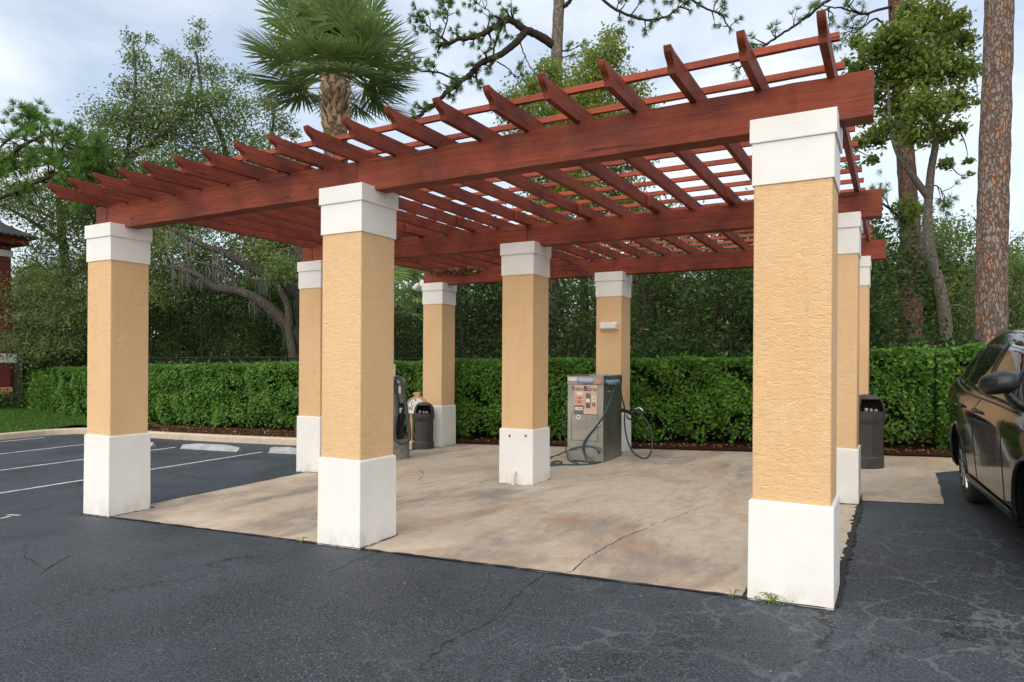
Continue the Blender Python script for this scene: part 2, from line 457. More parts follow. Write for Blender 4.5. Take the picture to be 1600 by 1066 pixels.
CRACK = plain('dark_crack', (.10, .08, .065), .95); EDGE = plain('asphalt_edge', (.022, .022, .023), .95, var=.5, sc_=40)
STOPM = plain('pale_grey_concrete', (.36, .37, .38), .85, var=.25, sc_=7)
HOSE = plain('blue_green_hose', (.03, .075, .10), .45); HOSEG = plain('grey_vacuum_hose', (.055, .057, .062), .5)
SIGNC = plain('cream_panel', (.68, .49, .35), .5, var=.08); WHITEP = plain('white_enamel', (.74, .74, .72), .4, var=.05)
TANP = plain('tan_paint', (.50, .32, .15), .6); NAVY = plain('navy_ink', (.03, .03, .16), .5); REDI = plain('red_ink', (.50, .05, .04), .5)
PURP = plain('purple_ink', (.16, .07, .13), .5); BROWNI = plain('brown_ink', (.16, .03, .02), .5); BLUEP = plain('pale_blue_plastic', (.16, .27, .36), .4)
GREYB = plain('grey_metal_box', (.16, .15, .145), .5, .3); ORANG = plain('salmon_sticker', (.60, .28, .18), .5)
PVC = plain('painted_pipe', (.70, .68, .63), .6); TAIL = plain('red_lamp', (.25, .01, .01), .15); LAMPC = plain('clear_lamp', (.6, .62, .64), .08, .3)

# ------------------------------------------------------------------ the ground
def sheet(name, xs, ys, zf, mat, keep=None):
    X, Y = np.meshgrid(xs, ys, indexing='ij'); Z = zf(X, Y)
    V = np.stack([X, Y, Z], -1).reshape(-1, 3); ny = len(ys); mb = MB()
    Fs = []
    for i in range(len(xs)-1):
        for j in range(ny-1):
            if keep and not keep((xs[i]+xs[i+1])/2, (ys[j]+ys[j+1])/2): continue
            Fs.append((i*ny+j, (i+1)*ny+j, (i+1)*ny+j+1, i*ny+j+1))
    mb.add(V, Fs)
    return tag(mb.build(name, mat), kind='structure')

far = np.array([-900, -400, -180, -90, -60])
xs = np.concatenate([far, np.arange(-48, 30.1, 3), -far[::-1]]); ys = np.concatenate([far, np.arange(-48, 48.1, 3), -far[::-1]])
sheet('ground', xs, ys, lambda x, y: gz(x, y) - .10, SOIL)
sheet('parking_lot', np.concatenate([np.arange(-18.75, -6, .75), np.arange(-6, 24.1, 1.0)]), np.concatenate([[-40, -30, -20, -14], np.arange(-10, 5, 1.0), [5.2, 5.9, 6.6]]),
      lambda x, y: gz(x, y), ASPH)

def patch(name, poly, mat, dz, n_edge=14, jit=0.0, kind='structure'):
    P = []
    for i in range(len(poly)):
        a, b = np.array(poly[i], float), np.array(poly[(i+1) % len(poly)], float)
        k = max(1, int(np.linalg.norm(b-a) * n_edge / 4))
        for t in np.linspace(0, 1, k, endpoint=False):
            q = a + (b-a)*t
            if jit and 0 < t: q = q + rng.normal(0, jit, 2)
            P.append(q)
    P = np.array(P); V = np.column_stack([P, gz(P[:,0], P[:,1]) + dz])
    mb = MB(); mb.add(V, [tuple(range(len(V)))])
    o = mb.build(name, mat)
    bm = bmesh.new(); bm.from_mesh(o.data); bmesh.ops.triangulate(bm, faces=bm.faces); bm.to_mesh(o.data); bm.free()
    return tag(o, kind=kind)
patch('concrete_slab', [(-7.30, -.24), (.235, -.24), (.235, 3.17), (.98, 3.22), (1.0, 5.25), (1.27, 5.5), (9, 5.6), (9, 6.95), (-7.30, 6.95)], CONC, .006, 16, .006)

def strip(name, pts, w, mat, dz, jw=0.0, jp=0.0, step=.08):
    pts = [np.array(p[:2], float) for p in pts]; P = []
    for a, b in zip(pts[:-1], pts[1:]):
        k = max(1, int(np.linalg.norm(b-a)/step)); P += [a+(b-a)*t for t in np.linspace(0, 1, k, endpoint=False)]
    P.append(pts[-1]); P = np.array(P)
    T = np.gradient(P, axis=0); T = unit(T); Nn = np.stack([-T[:,1], T[:,0]], 1)
    if jp: P = P + Nn * np.cumsum(rng.normal(0, jp, len(P)))[:, None] * .5 + Nn * rng.normal(0, jp, len(P))[:, None]
    ww = w * .5 * np.clip(1 + jw * rng.normal(0, 1, len(P)), .15, 3)
    A, B = P + Nn*ww[:, None], P - Nn*ww[:, None]
    V = np.concatenate([np.column_stack([A, gz(A[:,0], A[:,1])+dz]), np.column_stack([B, gz(B[:,0], B[:,1])+dz])])
    n = len(P); mb = MB(); mb.add(V, [(i+n, i+1+n, i+1, i) for i in range(n-1)])
    return tag(mb.build(name, mat), kind='structure')
# ragged joint round the slab
strip('joint_and_foot_shade', [(-7.4, -.238), (.2, -.238)], .026, EDGE, .010, .35, .002)
strip('joint_and_foot_shade', [(.25, .2), (.245, 2.9)], .055, EDGE, .010, .35, .005, .05)
strip('joint_and_foot_shade', [(-7.30, -.1), (-7.30, 6.1)], .022, EDGE, .010, .6, .003)
for pts, w in (([(890, 897), (915, 875), (935, 862), (975, 840), (1010, 826)], .014), ([(655, 752), (662, 738), (655, 735)], .014),
               ([(1010, 826), (1060, 808), (1100, 790)], .008), ([(420, 830), (450, 822), (498, 812)], .010)):
    strip('slab_crack', [gnd(*p) for p in pts], w*.6, CRACK, .010, .4, .008, .05)
for pts, w in (([(850, 895), (800, 940), (775, 970), (700, 1010), (660, 1050)], .012), ([(595, 862), (540, 885), (510, 895)], .012), ([(780, 935), (790, 915)], .010),
               ([(110, 868), (70, 890), (50, 870), (48, 850)], .012), ([(110, 868), (60, 900)], .010)):
    strip('asphalt_crack', [gnd(*p) for p in pts], w*.5, EDGE, .004, .5, .012, .06)
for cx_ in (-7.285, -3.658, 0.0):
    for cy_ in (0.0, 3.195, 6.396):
        q_ = .256; strip('joint_and_foot_shade', [(cx_-q_, cy_-q_), (cx_+q_, cy_-q_), (cx_+q_, cy_+q_), (cx_-q_, cy_+q_), (cx_-q_, cy_-q_)], .020, EDGE, .012, .5, .004, .04)  # grime ring at each column foot, contact shadow painted into its dark colour
# bay lines
for x in (-10.30, -12.98, -15.66, -18.2):
    strip('parking_line', [(x, .0), (x, 4.7)], .10, LINE, .004, .06, .002, .12)
strip('parking_line', [gnd(0, 811), gnd(16, 807)], .05, LINE, .004, .2)
strip('parking_line', [gnd(12, 805), gnd(31, 806)], .05, LINE, .005, .2)

# kerb, verge, mulch bed, path
def sweep(name, path, prof, mat):
    P = np.array([p[:2] for p in path], float); T = unit(np.gradient(P, axis=0)); Nn = np.stack([-T[:,1], T[:,0]], 1)
    m = len(prof); V = []
    for p, n_ in zip(P, Nn):
        z = float(gz(*p))
        for (a, b) in prof: V.append((p[0]+n_[0]*a, p[1]+n_[1]*a, z+b))
    Fs = [(i*m+j, (i+1)*m+j, (i+1)*m+(j+1) % m, i*m+(j+1) % m) for i in range(len(P)-1) for j in range(m)]
    Fs += [tuple(range(m)), tuple((len(P)-1)*m+j for j in range(m))[::-1]]
    mb = MB(); mb.add(V, Fs)
    return tag(mb.build(name, mat, fix=True), kind='structure')
arc = [(-17.6 - 1.05*math.sin(t), 4.75 + 1.0*math.cos(t)) for t in np.linspace(0, math.pi/2, 9)]
kp = [(x, 5.75) for x in np.arange(-7.45, -17.5, -.8)] + arc + [(-18.65, y) for y in np.arange(4, -16, -1.5)]
sweep('kerb', kp, [(0, -.05), (0, .12), (-.03, .15), (-.17, .15), (-.17, -.05)], m_concrete('kerb_concrete', False))
sheet('mulch_bed', np.arange(-24, 16.1, 1.0), [5.85, 6.3, 6.7, 7.4, 8.2, 9.0], lambda x, y: gz(x, y) + np.where(x < -7.4, .11, .03) + np.clip((y-6.7)*.06, 0, .09), MULCH,
      lambda x, y: (x < -7.5 and x > -19) or y > 6.7)
sheet('grass_verge', np.arange(-40, -17.5, .75), np.concatenate([np.arange(-16, 5, 1.5), [5.3, 5.9, 6.5, 7.1, 7.7]]), lambda x, y: gz(x, y) + .13 + np.clip((y-5)*.05, 0, .2), TURF,
      lambda x, y: x < -18.75 or y > 5.8)
pa = [at(-20, 668, 20.6), at(30, 657, 21.2), at(75, 649, 22.2)]
mb = MB()
for a, b in zip(pa[:-1], pa[1:]):
    n_ = np.array([-(b-a)[1], (b-a)[0], 0]); n_ = n_/np.linalg.norm(n_)*.45
    mb.add([a-n_, b-n_, b+n_, a+n_, a-n_-[0,0,.2], b-n_-[0,0,.2], b+n_-[0,0,.2], a+n_-[0,0,.2]], [(0,1,2,3), (0,4,5,1), (3,2,6,7)])
tag(mb.build('path', CONC2), kind='structure')
# grass blades
n = 26000
P = np.column_stack([rng.uniform(-30, -18.75, n), rng.uniform(-1, 7.4, n)]); 
q = np.column_stack([rng.uniform(-19, -16.5, 3500), rng.uniform(5.95, 6.6, 3500)]); P = np.vstack([P, q]); n = len(P)
Z = gz(P[:,0], P[:,1]) + .13 + np.clip((P[:,1]-5)*.05, 0, .2)
Vg = leaf_quads(np.column_stack([P, Z+.035]), rng.uniform(.06, .12, n), .16, dirb=(0, 0, 1), dw=1.6)
tag(leaf_mesh('grass', Vg, L_GRASS), 'short green lawn grass on the verge behind the left kerb', 'grass', kind='stuff')
# leaf litter on the mulch
n = 5000
P = np.column_stack([rng.uniform(-18, 6, n), rng.uniform(6.75, 7.6, n)]); P[:n//2, 1] = 6.95 + np.abs(rng.normal(0, .15, n//2))
P[:900, 0] = rng.uniform(-17.5, -7.6, 900); P[:900, 1] = rng.uniform(5.95, 7.0, 900)
Z = gz(P[:,0], P[:,1]) + np.where(P[:,0] < -7.4, .13, .05)
tag(leaf_mesh('leaf_litter', leaf_quads(np.column_stack([P, Z+.01]), rng.uniform(.03, .08, n), .5, (0,0,1), 1.5), L_DRY), 'dry brown leaf litter along the foot of the hedge', 'leaf litter', kind='stuff')
# odd bits lying on the paving
n = 150
P = np.column_stack([rng.uniform(-7, 1.5, n), rng.uniform(-3, 6.5, n)])
tag(leaf_mesh('fallen_leaf_debris', leaf_quads(np.column_stack([P, gz(P[:,0], P[:,1])+.014]), rng.uniform(.010, .032, n), .5, (0,0,1), 4.0, .1), L_DRY), 'tiny dry leaf bits scattered over the slab and asphalt', 'leaf debris', kind='stuff')

# ------------------------------------------------------------------ pergola
SX = [-7.285, -3.658, 0.0]; SY = [0.0, 3.195, 6.396]; HW = .231
perg = empty('pergola', (-3.6, 3.2, 0), 0, 'open red timber pergola on nine square tan and white stucco columns over the wash slab', 'pergola')
def P_(o):       # put a world-space part under the pergola
    o.parent = perg; o.location = Vector(o.location) - perg.location; return o
first = {}
for j, y in enumerate(SY):
    for i, x in enumerate(SX):
        z0 = float(gz(x, y)) - .06
        zb = .604
        sh = MB(); sh.box((x-HW+.006, y-HW+.006, zb-.02), (x+HW-.006, y+HW-.006, 2.60))
        col = P_(sh.build('column', STUCCO, bevel=.010, origin=(x, y, 0)))
        b = MB(); wb = HW + .012
        V = [(x+sx_*w_, y+sy_*w_, z_) for z_, w_ in ((z0, wb+.004), (zb, wb), (zb+.007, wb-.016)) for sx_, sy_ in ((-1,-1),(1,-1),(1,1),(-1,1))]
        Fs = [(k*4+a, k*4+(a+1) % 4, k*4+4+(a+1) % 4, k*4+4+a) for k in range(2) for a in range(4)] + [(3,2,1,0), (8,9,10,11)]
        b.add(V, Fs); ob = b.build('base', WHITE, bevel=.006); ob.parent = col; ob.location = (-x, -y, 0)
        c = MB(); c.box((x-HW-.004, y-HW-.004, 2.572), (x+HW+.004, y+HW+.004, 2.84))
        oc = c.build('cap', CAPW, bevel=.003); oc.parent = col; oc.location = (-x, -y, 0)
        c = MB(); c.box((x-HW-.017, y-HW-.017, 2.835), (x+HW+.017, y+HW+.017, 2.984))
        oc = c.build('cap_moulding', CAPW, bevel=.003); oc.parent = col; oc.location = (-x, -y, 0)
        if (i, j) == (1, 1):
            d = MB(); p0 = at_y(803, 738, y-HW-.05); zg = float(gz(p0[0], p0[1]))
            d.tube(smooth_path([(p0[0]+.02, y-HW+.02, zg+.17), (p0[0], y-HW-.045, zg+.16), (p0[0]-.005, y-HW-.06, zg+.10), (p0[0]-.005, y-HW-.06, zg-.02)]), .022, 10)
            od = d.build('drain_pipe', PVC, smooth=True); od.parent = col; od.location = (-x, -y, 0)
            for uu in (796, 821):
                d = MB(); p = at_y(uu, 681, y-HW-.02); d.lathe([(.0, -.012), (.012, -.012), (.012, .012), (0, .012)], p, 8)
                od = d.build('bolt', BROWNI); od.parent = col; od.location = (-x, -y, 0)
def rough_box(mb, a, b, axis, step, jit):
    """a sawn timber: box subdivided along its length with slightly uneven edges"""
    L = {'x': 0, 'y': 1}[axis]; n_ = max(2, int((b[L]-a[L])/step)); o_ = 1-L
    V = []
    for t in np.linspace(a[L], b[L], n_+1):
        for (s1, s2) in ((0,0), (1,0), (1,1), (0,1)):
            p = [0,0,0]; p[L] = t; p[o_] = (a, b)[s1][o_] + rng.normal(0, jit); p[2] = (a, b)[s2][2] + rng.normal(0, jit); V.append(p)
    Fs = [(k*4+j, k*4+(j+1) % 4, k*4+4+(j+1) % 4, k*4+4+j) for k in range(n_) for j in range(4)] + [(3,2,1,0), tuple(n_*4+j for j in range(4))]
    mb.add(V, Fs)
for y in SY:
    bm_ = MB(); xm = -3.62 + rng.uniform(-.02, .02)
    rough_box(bm_, (-7.60, y-.08, 2.955), (xm-.002, y+.08, 3.23), 'x', .11, .0016)
    rough_box(bm_, (xm+.002, y-.081, 2.954), (.432, y+.081, 3.231), 'x', .11, .0016)
    ob = bm_.build('beam', WOODX, fix=True, bevel=.004, origin=(-3.6, y, 3.09)); P_(ob)
    for x in (-7.40, -.02):
        st = MB(); st.box((x-.018, y-.0875, 2.98), (x+.018, y-.0815, 3.19))
        for z in (3.01, 3.06, 3.11, 3.16): st.box((x-.006, y-.091, z-.006), (x+.006, y-.0872, z+.006))
        o2 = st.build('strap', WOODX); o2.parent = ob; o2.location = -Vector((-3.6, y, 3.09))
# rafters with shaped tails
zb, zt = 3.222, 3.352
front = [(-.598, zb), (-.607, zb+.030), (-.618, zb+.048), (-.632, zb+.060), (-.648, zb+.068), (-.664, zb+.076), (-.680, zb+.088), (-.692, zb+.104), (-.700, zb+.122), (-.703, zt+.004), (-.690, zt+.012), (-.655, zt+.006), (-.60, zt)]
back = [(7.02 - (p[0] + .598), p[1]) for p in front][::-1]
prof = [(-.40, zb)] if False else []
prof = front + back
raf0 = None
for i in range(19):
    x = .207 - .424*i
    if raf0 is None:
        m = MB(); m.prism([(a_, b_-zb) for a_, b_ in prof], -.0225, .0225, 'yz', 'x')
        raf0 = m.build('rafter', WOODY, fix=True, bevel=.003); o = raf0
    else:
        o = raf0.copy(); COL.objects.link(o)
    o.location = (x + rng.normal(0, .004), rng.normal(0, .010), zb + rng.normal(0, .002)); P_(o)
    o.rotation_euler = (0, rng.normal(0, .015), rng.normal(0, .0010))
# splice blocks where the rafters are lapped over the middle beam
for i in range(19):
    if i % 2 == 0: continue
    m = MB(); x = .207 - .424*i + .0455; m.box((x-.021, 2.75, zb+.004), (x+.021, 3.62, zt-.008)); P_(m.build('splice', WOODY, origin=(x, 3.2, zb), bevel=.003))
# battens
bat0 = None
for k in range(17):
    y = -.29 + .449*k
    if bat0 is None:
        m = MB(); rough_box(m, (-7.475, -.019, 0), (.262, .019, .044), 'x', .2, .0008); bat0 = m.build('batten', WOODB, fix=True); o = bat0
    else: o = bat0.copy(); COL.objects.link(o)
    o.location = (0, y, zt + .0012 + rng.uniform(0, .002)); o.rotation_euler = (0, rng.normal(0, .0004), rng.normal(0, .0012)); P_(o)

# small white lamp on the back middle column, camera lamp on the back left beam end, debris on the back beam
p = at_y(952.5, 509.5, SY[2]-HW); w = .155
lt = empty('wall_light', (p[0], p[1], p[2]), 0, 'small white rectangular wall light on the back middle column above the wash machine', 'wall light')
m = MB(); m.box((-w, -.035, -.06), (w, .004, .06)); m.build('back_plate', WHITEP, lt, bevel=.006)
m = MB(); m.box((-w+.008, -.10, -.052), (w-.008, -.035, .052)); m.build('lamp_cover', WHITEP, lt, bevel=.018)
fl = empty('flood_light', (-7.72, 6.38, 3.02), 0, 'small white twin flood light fixed to the back left beam end', 'flood light')
m = MB(); m.box((.0, -.05, -.06), (.10, .05, .05)); m.build('mounting_box', WHITEP, fl, bevel=.01)
for s in (-1, 1):
    m = MB(); m.tube([(-.02, .04*s, -.01), (-.06, .06*s, -.05), (-.10, .085*s, -.13)], [.03, .045, .055], 14); m.build('lamp_head', WHITEP, fl, smooth=True)
n = 260
P = np.column_stack([rng.uniform(-7.3, -6.25, n), 6.30 + rng.normal(0, .04, n), 3.20 + rng.normal(0, .03, n)]); 
tag(leaf_mesh('dead_leaf_debris', leaf_quads(P, rng.uniform(.04, .15, n), .35, dirb=(1, 0, 0), dw=1.2), L_DRY), 'brown dead leaves caught on the back left beam of the pergola', 'leaf debris', kind='stuff')
#@@PART2
# ------------------------------------------------------------------ text
def text_mesh(name, body, size, mat, parent, loc, rot=(R(90), 0, 0), bold=.0, sx=1.0):
    cu = bpy.data.curves.new(name, 'FONT'); cu.body = body; cu.size = size; cu.extrude = .0012; cu.offset = bold; cu.align_x = 'CENTER'; cu.align_y = 'CENTER'
    t = bpy.data.objects.new(name, cu); COL.objects.link(t)
    me = bpy.data.meshes.new_from_object(t.evaluated_get(bpy.context.evaluated_depsgraph_get()))
    bpy.data.objects.remove(t); bpy.data.curves.remove(cu)
    me.materials.clear(); me.materials.append(mat)
    o = bpy.data.objects.new(name, me); COL.objects.link(o); o.parent = parent; o.location = loc; o.rotation_euler = rot; o.scale = (sx, 1, 1)
    return o

# ------------------------------------------------------------------ foam and spray machine
mx0, mx1, my0, my1 = -3.87, -3.28, 4.99, 5.80
zg = float(gz(-3.5, 5.4)); mt = 1.235
mach = empty('car_wash_machine', ((mx0+mx1)/2, my0, zg), 0, 'stainless steel foam and spray car wash cabinet beside the back middle column', 'wash machine')
w = (mx1-mx0)/2; d = my1-my0; H = mt - zg
m = MB(); m.box((-w, 0, .012), (w, d, H-.11)); m.build('cabinet', STEEL, mach, bevel=.008)
m = MB(); m.box((-w-.004, -.006, H-.108), (w+.004, d, H-.07)); m.box((-w-.004, -.006, H-.07), (-w+.012, d, H+.03)); m.box((w-.012, -.006, H-.07), (w+.004, d, H+.03))
m.box((-w+.012, -.006, H-.07), (w-.012, .010, H+.012)); m.box((-w+.012, d-.014, H-.07), (w-.012, d, H+.03)); m.build('tray', STEEL, mach, bevel=.004)
m = MB(); m.box((-w+.02, -.014, H-.06), (-w+.16, -.0075, H-.005)); m.build('label_plate', WHITEP, mach)
m = MB(); m.box((-w+.19, -.014, H-.065), (w-.16, -.0075, H-.012)); m.build('label_plate', plain('lilac_label', (.55, .50, .58), .5), mach)
m = MB(); m.tube([(-w+.17, -.02, H-.075), (0, -.024, H-.085), (w-.17, -.02, H-.078)], .014, 8); m.build('brush_handle', BLUEP, mach, smooth=True)
m = MB(); m.box((w-.125, -.014, H-.085), (w-.03, -.0075, H-.025)); m.build('sticker', ORANG, mach)
pz0, pz1 = H-.56, H-.118
pan = MB(); pan.box((-w+.115, -.010, pz0+.13), (w-.095, -.002, pz1)); pan.box((-.02, -.0098, pz0), (w-.095, -.002, pz0+.1305)); pan = pan.build('sign_panel', SIGNC, mach)
m = MB(); m.box((-w+.115, -.006, pz0-.02), (-.025, -.002, pz0+.126)); m.build('coin_plate', GREYB, mach)
text_mesh('lettering', 'Foam', .088, PURP, pan, (-.125, -.0112, pz1-.058), bold=.001, sx=.88)
text_mesh('lettering', '&', .115, NAVY, pan, (.008, -.0112, pz1-.055), bold=.003)
text_mesh('lettering', 'Spray', .088, PURP, pan, (.118, -.0112, pz1-.062), bold=.001, sx=.82)
m = MB(); m.box((-w+.165, -.0125, pz1-.155), (-.035, -.0102, pz1-.108)); m.build('sticker', WHITEP, pan)
m = MB()
for k, (a, b) in enumerate(((.0, .16), (.05, .12), (.0, .17), (.0, .15), (.06, .13), (.0, .17), (.0, .16))):
    z = pz1 - .185 - k*.028; m.box((-w+.125+a*.6, -.0118, z-.003), (-w+.125+b*1.05, -.0102, z+.003))
m.build('instruction_lines', REDI, pan)
for z in (pz1-.205, pz1-.26):
    m = MB(); m.box((-w+.18, -.0124, z-.009), (-w+.235, -.0102, z+.009)); m.build('price_mark', REDI, pan)
m = MB(); m.box((.018, -.022, pz1-.345), (.092, -.0102, pz1-.125)); cs = m.build('coin_slot', GREYB, mach, bevel=.004)
m = MB(); m.box((.024, -.0255, pz1-.265), (.086, -.0225, pz1-.205)); m.build('sticker', WHITEP, cs)
m = MB(); m.box((.045, -.026, pz1-.338), (.072, -.0225, pz1-.325)); m.build('slot', BLACK, cs)
m = MB(); m.box((.122, -.0125, pz1-.245), (.172, -.0102, pz1-.175)); o = m.build('sticker', WHITEP, pan)
text_mesh('lettering', 't', .05, NAVY, pan, (.147, -.0136, pz1-.208), bold=.002)
m = MB(); ang = np.linspace(0, 2*math.pi, 21)[:-1]; m.prism([(.148+.030*math.cos(a), pz1-.295+.030*math.sin(a)) for a in ang], -.0125, -.0102); m.build('sticker', REDI, pan)
m = MB(); m.prism([(.148+.013*math.cos(a), pz1-.295+.013*math.sin(a)) for a in ang], -.0140, -.0126); m.build('sticker', ORANG, pan)
m = MB(); m.box((-w+.13, -.013, pz0+.055), (-.035, -.0062, pz0+.10)); lp = m.build('label_plate', WHITEP, mach)
for q in (((-.105, -.0150, pz0+.070), (-.085, -.0132, pz0+.088)), ((-w+.145, -.0148, pz0+.075), (-w+.16, -.0132, pz0+.082)), ((-.075, -.0148, pz0+.074), (-.045, -.0132, pz0+.081))):
    m = MB(); m.box(*q); m.build('slot', BLACK, lp)
m = MB(); m.prism([(-w+.19+.036*math.cos(a), pz0-.052+.036*math.sin(a)) for a in ang], -.010, -.002); m.build('round_badge', WHITEP, mach)
m = MB(); m.prism([(-w+.19+.018*math.cos(a), pz0-.052+.018*math.sin(a)) for a in ang], -.0115, -.0102); m.build('badge_mark', GREYB, mach)
m = MB(); m.box((-w+.075, -.007, .33), (w-.085, -.001, pz0-.012)); dr = m.build('door', STEEL, mach, bevel=.002)
m = MB(); a_, b_, c_, d_ = -w+.071, w-.081, .326, pz0-.008
for q in (((a_, -.004, c_-.003), (b_, -.0012, c_+.002)), ((a_-.003, -.004, c_), (a_+.002, -.0012, d_)), ((b_-.002, -.004, c_), (b_+.003, -.0012, d_)), ((a_, -.004, d_-.002), (b_, -.0012, d_+.003))): m.box(*q)
m.build('door_gap', BLACK, mach)
m = MB(); m.prism([(w-.055+.050*math.cos(a), .60+.050*math.sin(a)) for a in ang], -.032, -.008); lk = m.build('lock', CHROME, dr, bevel=.004)
m = MB(); m.prism([(w-.055+.014*math.cos(a), .605+.014*math.sin(a)) for a in ang], -.036, -.0322); m.build('keyhole', BLACK, dr)
m = MB(); m.box((w-.16, -.016, .594), (w-.105, -.0072, .606)); m.build('latch', STEEL, dr)
m = MB(); m.tube([(w+.005, .07, H-.055), (w+.045, .1, H-.075), (w+.05, .3, H-.08), (w+.045, .5, H-.07), (w+.005, .56, H-.05)], [.02, .035, .04, .035, .02], 12); m.build('hose_hook', BLUEP, mach, smooth=True)
m = MB(); m.box((w, .22, H-.235), (w+.03, .28, H-.205)); m.build('hose_outlet', STEEL, mach, bevel=.004)

# ------------------------------------------------------------------ the two wash hoses
X1 = mx1 + .04; Y0 = my0 - .03
h = [at_x(960, 603, X1), at_x(957, 615, X1+.03), at_y(944, 648, Y0), at_y(930, 668, Y0), at_y(917, 684, Y0), at_y(911, 697, Y0), at_y(913, 711, Y0), gnd(921, 723, .02), gnd(934, 718, .02) , at_y(935, 706, Y0-.02), at_y(926, 699, Y0-.03), at_y(911, 697.5, Y0-.045), at_y(893, 702, Y0-.05), gnd(872, 711, .02), gnd(858, 716, .02),
     gnd(851, 721, .02), gnd(858, 726.5, .02), gnd(872, 726, .03), gnd(878, 722, .04), gnd(868, 721, .03), gnd(862, 724, .05), gnd(880, 726, .02), gnd(905, 726, .02), gnd(930, 724, .02), gnd(950, 717.5, .02), gnd(962, 711, .02), gnd(972, 706.5, .02)]
m = MB(); m.tube(smooth_path(h, 7), .0135, 8)
tag(m.build('wash_hose', HOSE, smooth=True), 'thin blue green hose looped over the wash machine front and coiled on the slab', 'hose')
h = [at_x(884, 640, mx0-.03), at_x(883, 670, mx0-.03), at_y(883.5, 697, Y0+.05), at_y(886, 712, Y0-.02), gnd(891, 721, .02), gnd(903, 724, .02)]
m = MB(); m.tube(smooth_path(h, 6), .009, 8)
tag(m.build('wash_hose', plain('near_black_hose', (.02, .03, .04), .5), smooth=True), 'thin dark hose dropping down the left edge of the wash machine', 'hose')
YY = 5.72
h = [at_x(967, 601, X1+.02), at_x(972, 622, X1+.03), at_y(976, 640, YY), at_y(976, 662, YY), at_y(979, 683, YY), at_y(986, 702, YY-.1), at_y(997, 713, YY-.2), at_y(1009, 716, YY-.2), at_y(1017, 707, YY-.1), at_y(1019, 690, YY), at_y(1014, 665, YY), at_y(1004, 650, YY+.05), at_y(992, 643, YY+.1), at_y(981, 646, YY)]
m = MB(); m.tube(smooth_path(h, 7), .0135, 8)
tag(m.build('wash_hose', plain('dark_blue_hose', (.018, .045, .06), .45), smooth=True), 'dark hose hanging in a big loop at the right of the wash machine', 'hose')
g0 = at_y(981, 646, YY)
gun = empty('spray_gun', g0, 0, 'black spray gun hung beside the back middle column next to the wash machine', 'spray gun')
m = MB(); m.tube(smooth_path([(-.10, 0, .05), (-.03, -.01, .035), (.05, -.01, .01), (.10, 0, -.04)]), [.028, .034, .03, .024, .022, .025, .03, .03, .03, .03, .03, .03, .03, .03, .03, .03, .03, .03, .02][:19], 10); m.build('body', BLACK, gun, smooth=True)
m = MB(); m.tube(smooth_path([(.05, 0, .02), (.09, 0, -.03), (.06, 0, -.085), (.0, 0, -.08), (-.02, 0, -.03)]), .012, 8); m.build('trigger_guard', BLACK, gun, smooth=True)
m = MB(); m.tube(smooth_path([(.10, .02, .07), (.18, .03, .09), (.24, .03, .05)]), .011, 8); m.build('nozzle', CHROME, gun, smooth=True)

# ------------------------------------------------------------------ vacuum post behind the front middle column
vp = gnd(624, 716); vb = empty('vacuum_station', vp, .42, 'grey coin vacuum on a concrete plinth with thick looped hose', 'vacuum')
m = MB(); m.lathe([(.17, -.05), (.17, .30), (.16, .325), (.0, .33)], (0, 0, 0), 26); m.build('plinth', plain('mossy_grey_concrete', (.19, .18, .145), .9, var=.4, sc_=12), vb, bevel=.004)
m = MB(); m.box((-.20, -.09, .33), (-.03, .10, 1.34)); m.build('motor_housing', GREYB, vb, bevel=.02)
m = MB(); m.box((-.03, -.06, .95), (.09, .06, 1.28)); mb_ = m.build('meter_box', GREYB, vb, bevel=.008)
m = MB(); m.box((.0, -.072, 1.12), (.035, -.0605, 1.24)); m.build('display', WHITEP, mb_)
m = MB(); m.box((-.02, -.076, 1.07), (.085, -.0605, 1.085)); m.build('ledge', GREYB, mb_)
m = MB(); m.prism([(-.05, 1.29), (.085, 1.29), (.06, 1.385), (-.02, 1.385)], -.075, .075); m.build('hood', STEEL, vb, bevel=.006)
m = MB(); m.box((-.015, -.075, .78), (.065, -.06, .87)); m.build('coin_plate', WHITEP, vb, bevel=.003)
m = MB(); m.box((-.04, -.058, .34), (.07, .06, .95)); m.build('pedestal', BLACK, vb, bevel=.006)
m = MB(); m.box((-.115, -.02, 1.34), (-.075, .02, 1.62)); m.build('post', STEEL, vb)
m = MB(); m.tube(smooth_path([(-.055, -.12, 1.05), (-.07, -.13, 1.25), (-.045, -.12, 1.39), (.01, -.10, 1.385), (.075, -.11, 1.27), (.115, -.12, 1.05), (.165, -.13, .76), (.205, -.14, .52), (.215, -.15, .38), (.165, -.16, .305), (.06, -.17, .285), (-.02, -.17, .34), (-.045, -.16, .48), (-.03, -.15, .65), (.0, -.14, .85), (-.04, -.13, 1.1)], 7), .030, 12); hz = m.build('hose', HOSEG, vb, smooth=True)
m = MB(); m.tube([(.0, -.10, .45), (.05, -.10, .68), (.08, -.10, .85)], [.018, .02, .02], 8); m.build('hose_nozzle', BLACK, vb, smooth=True)

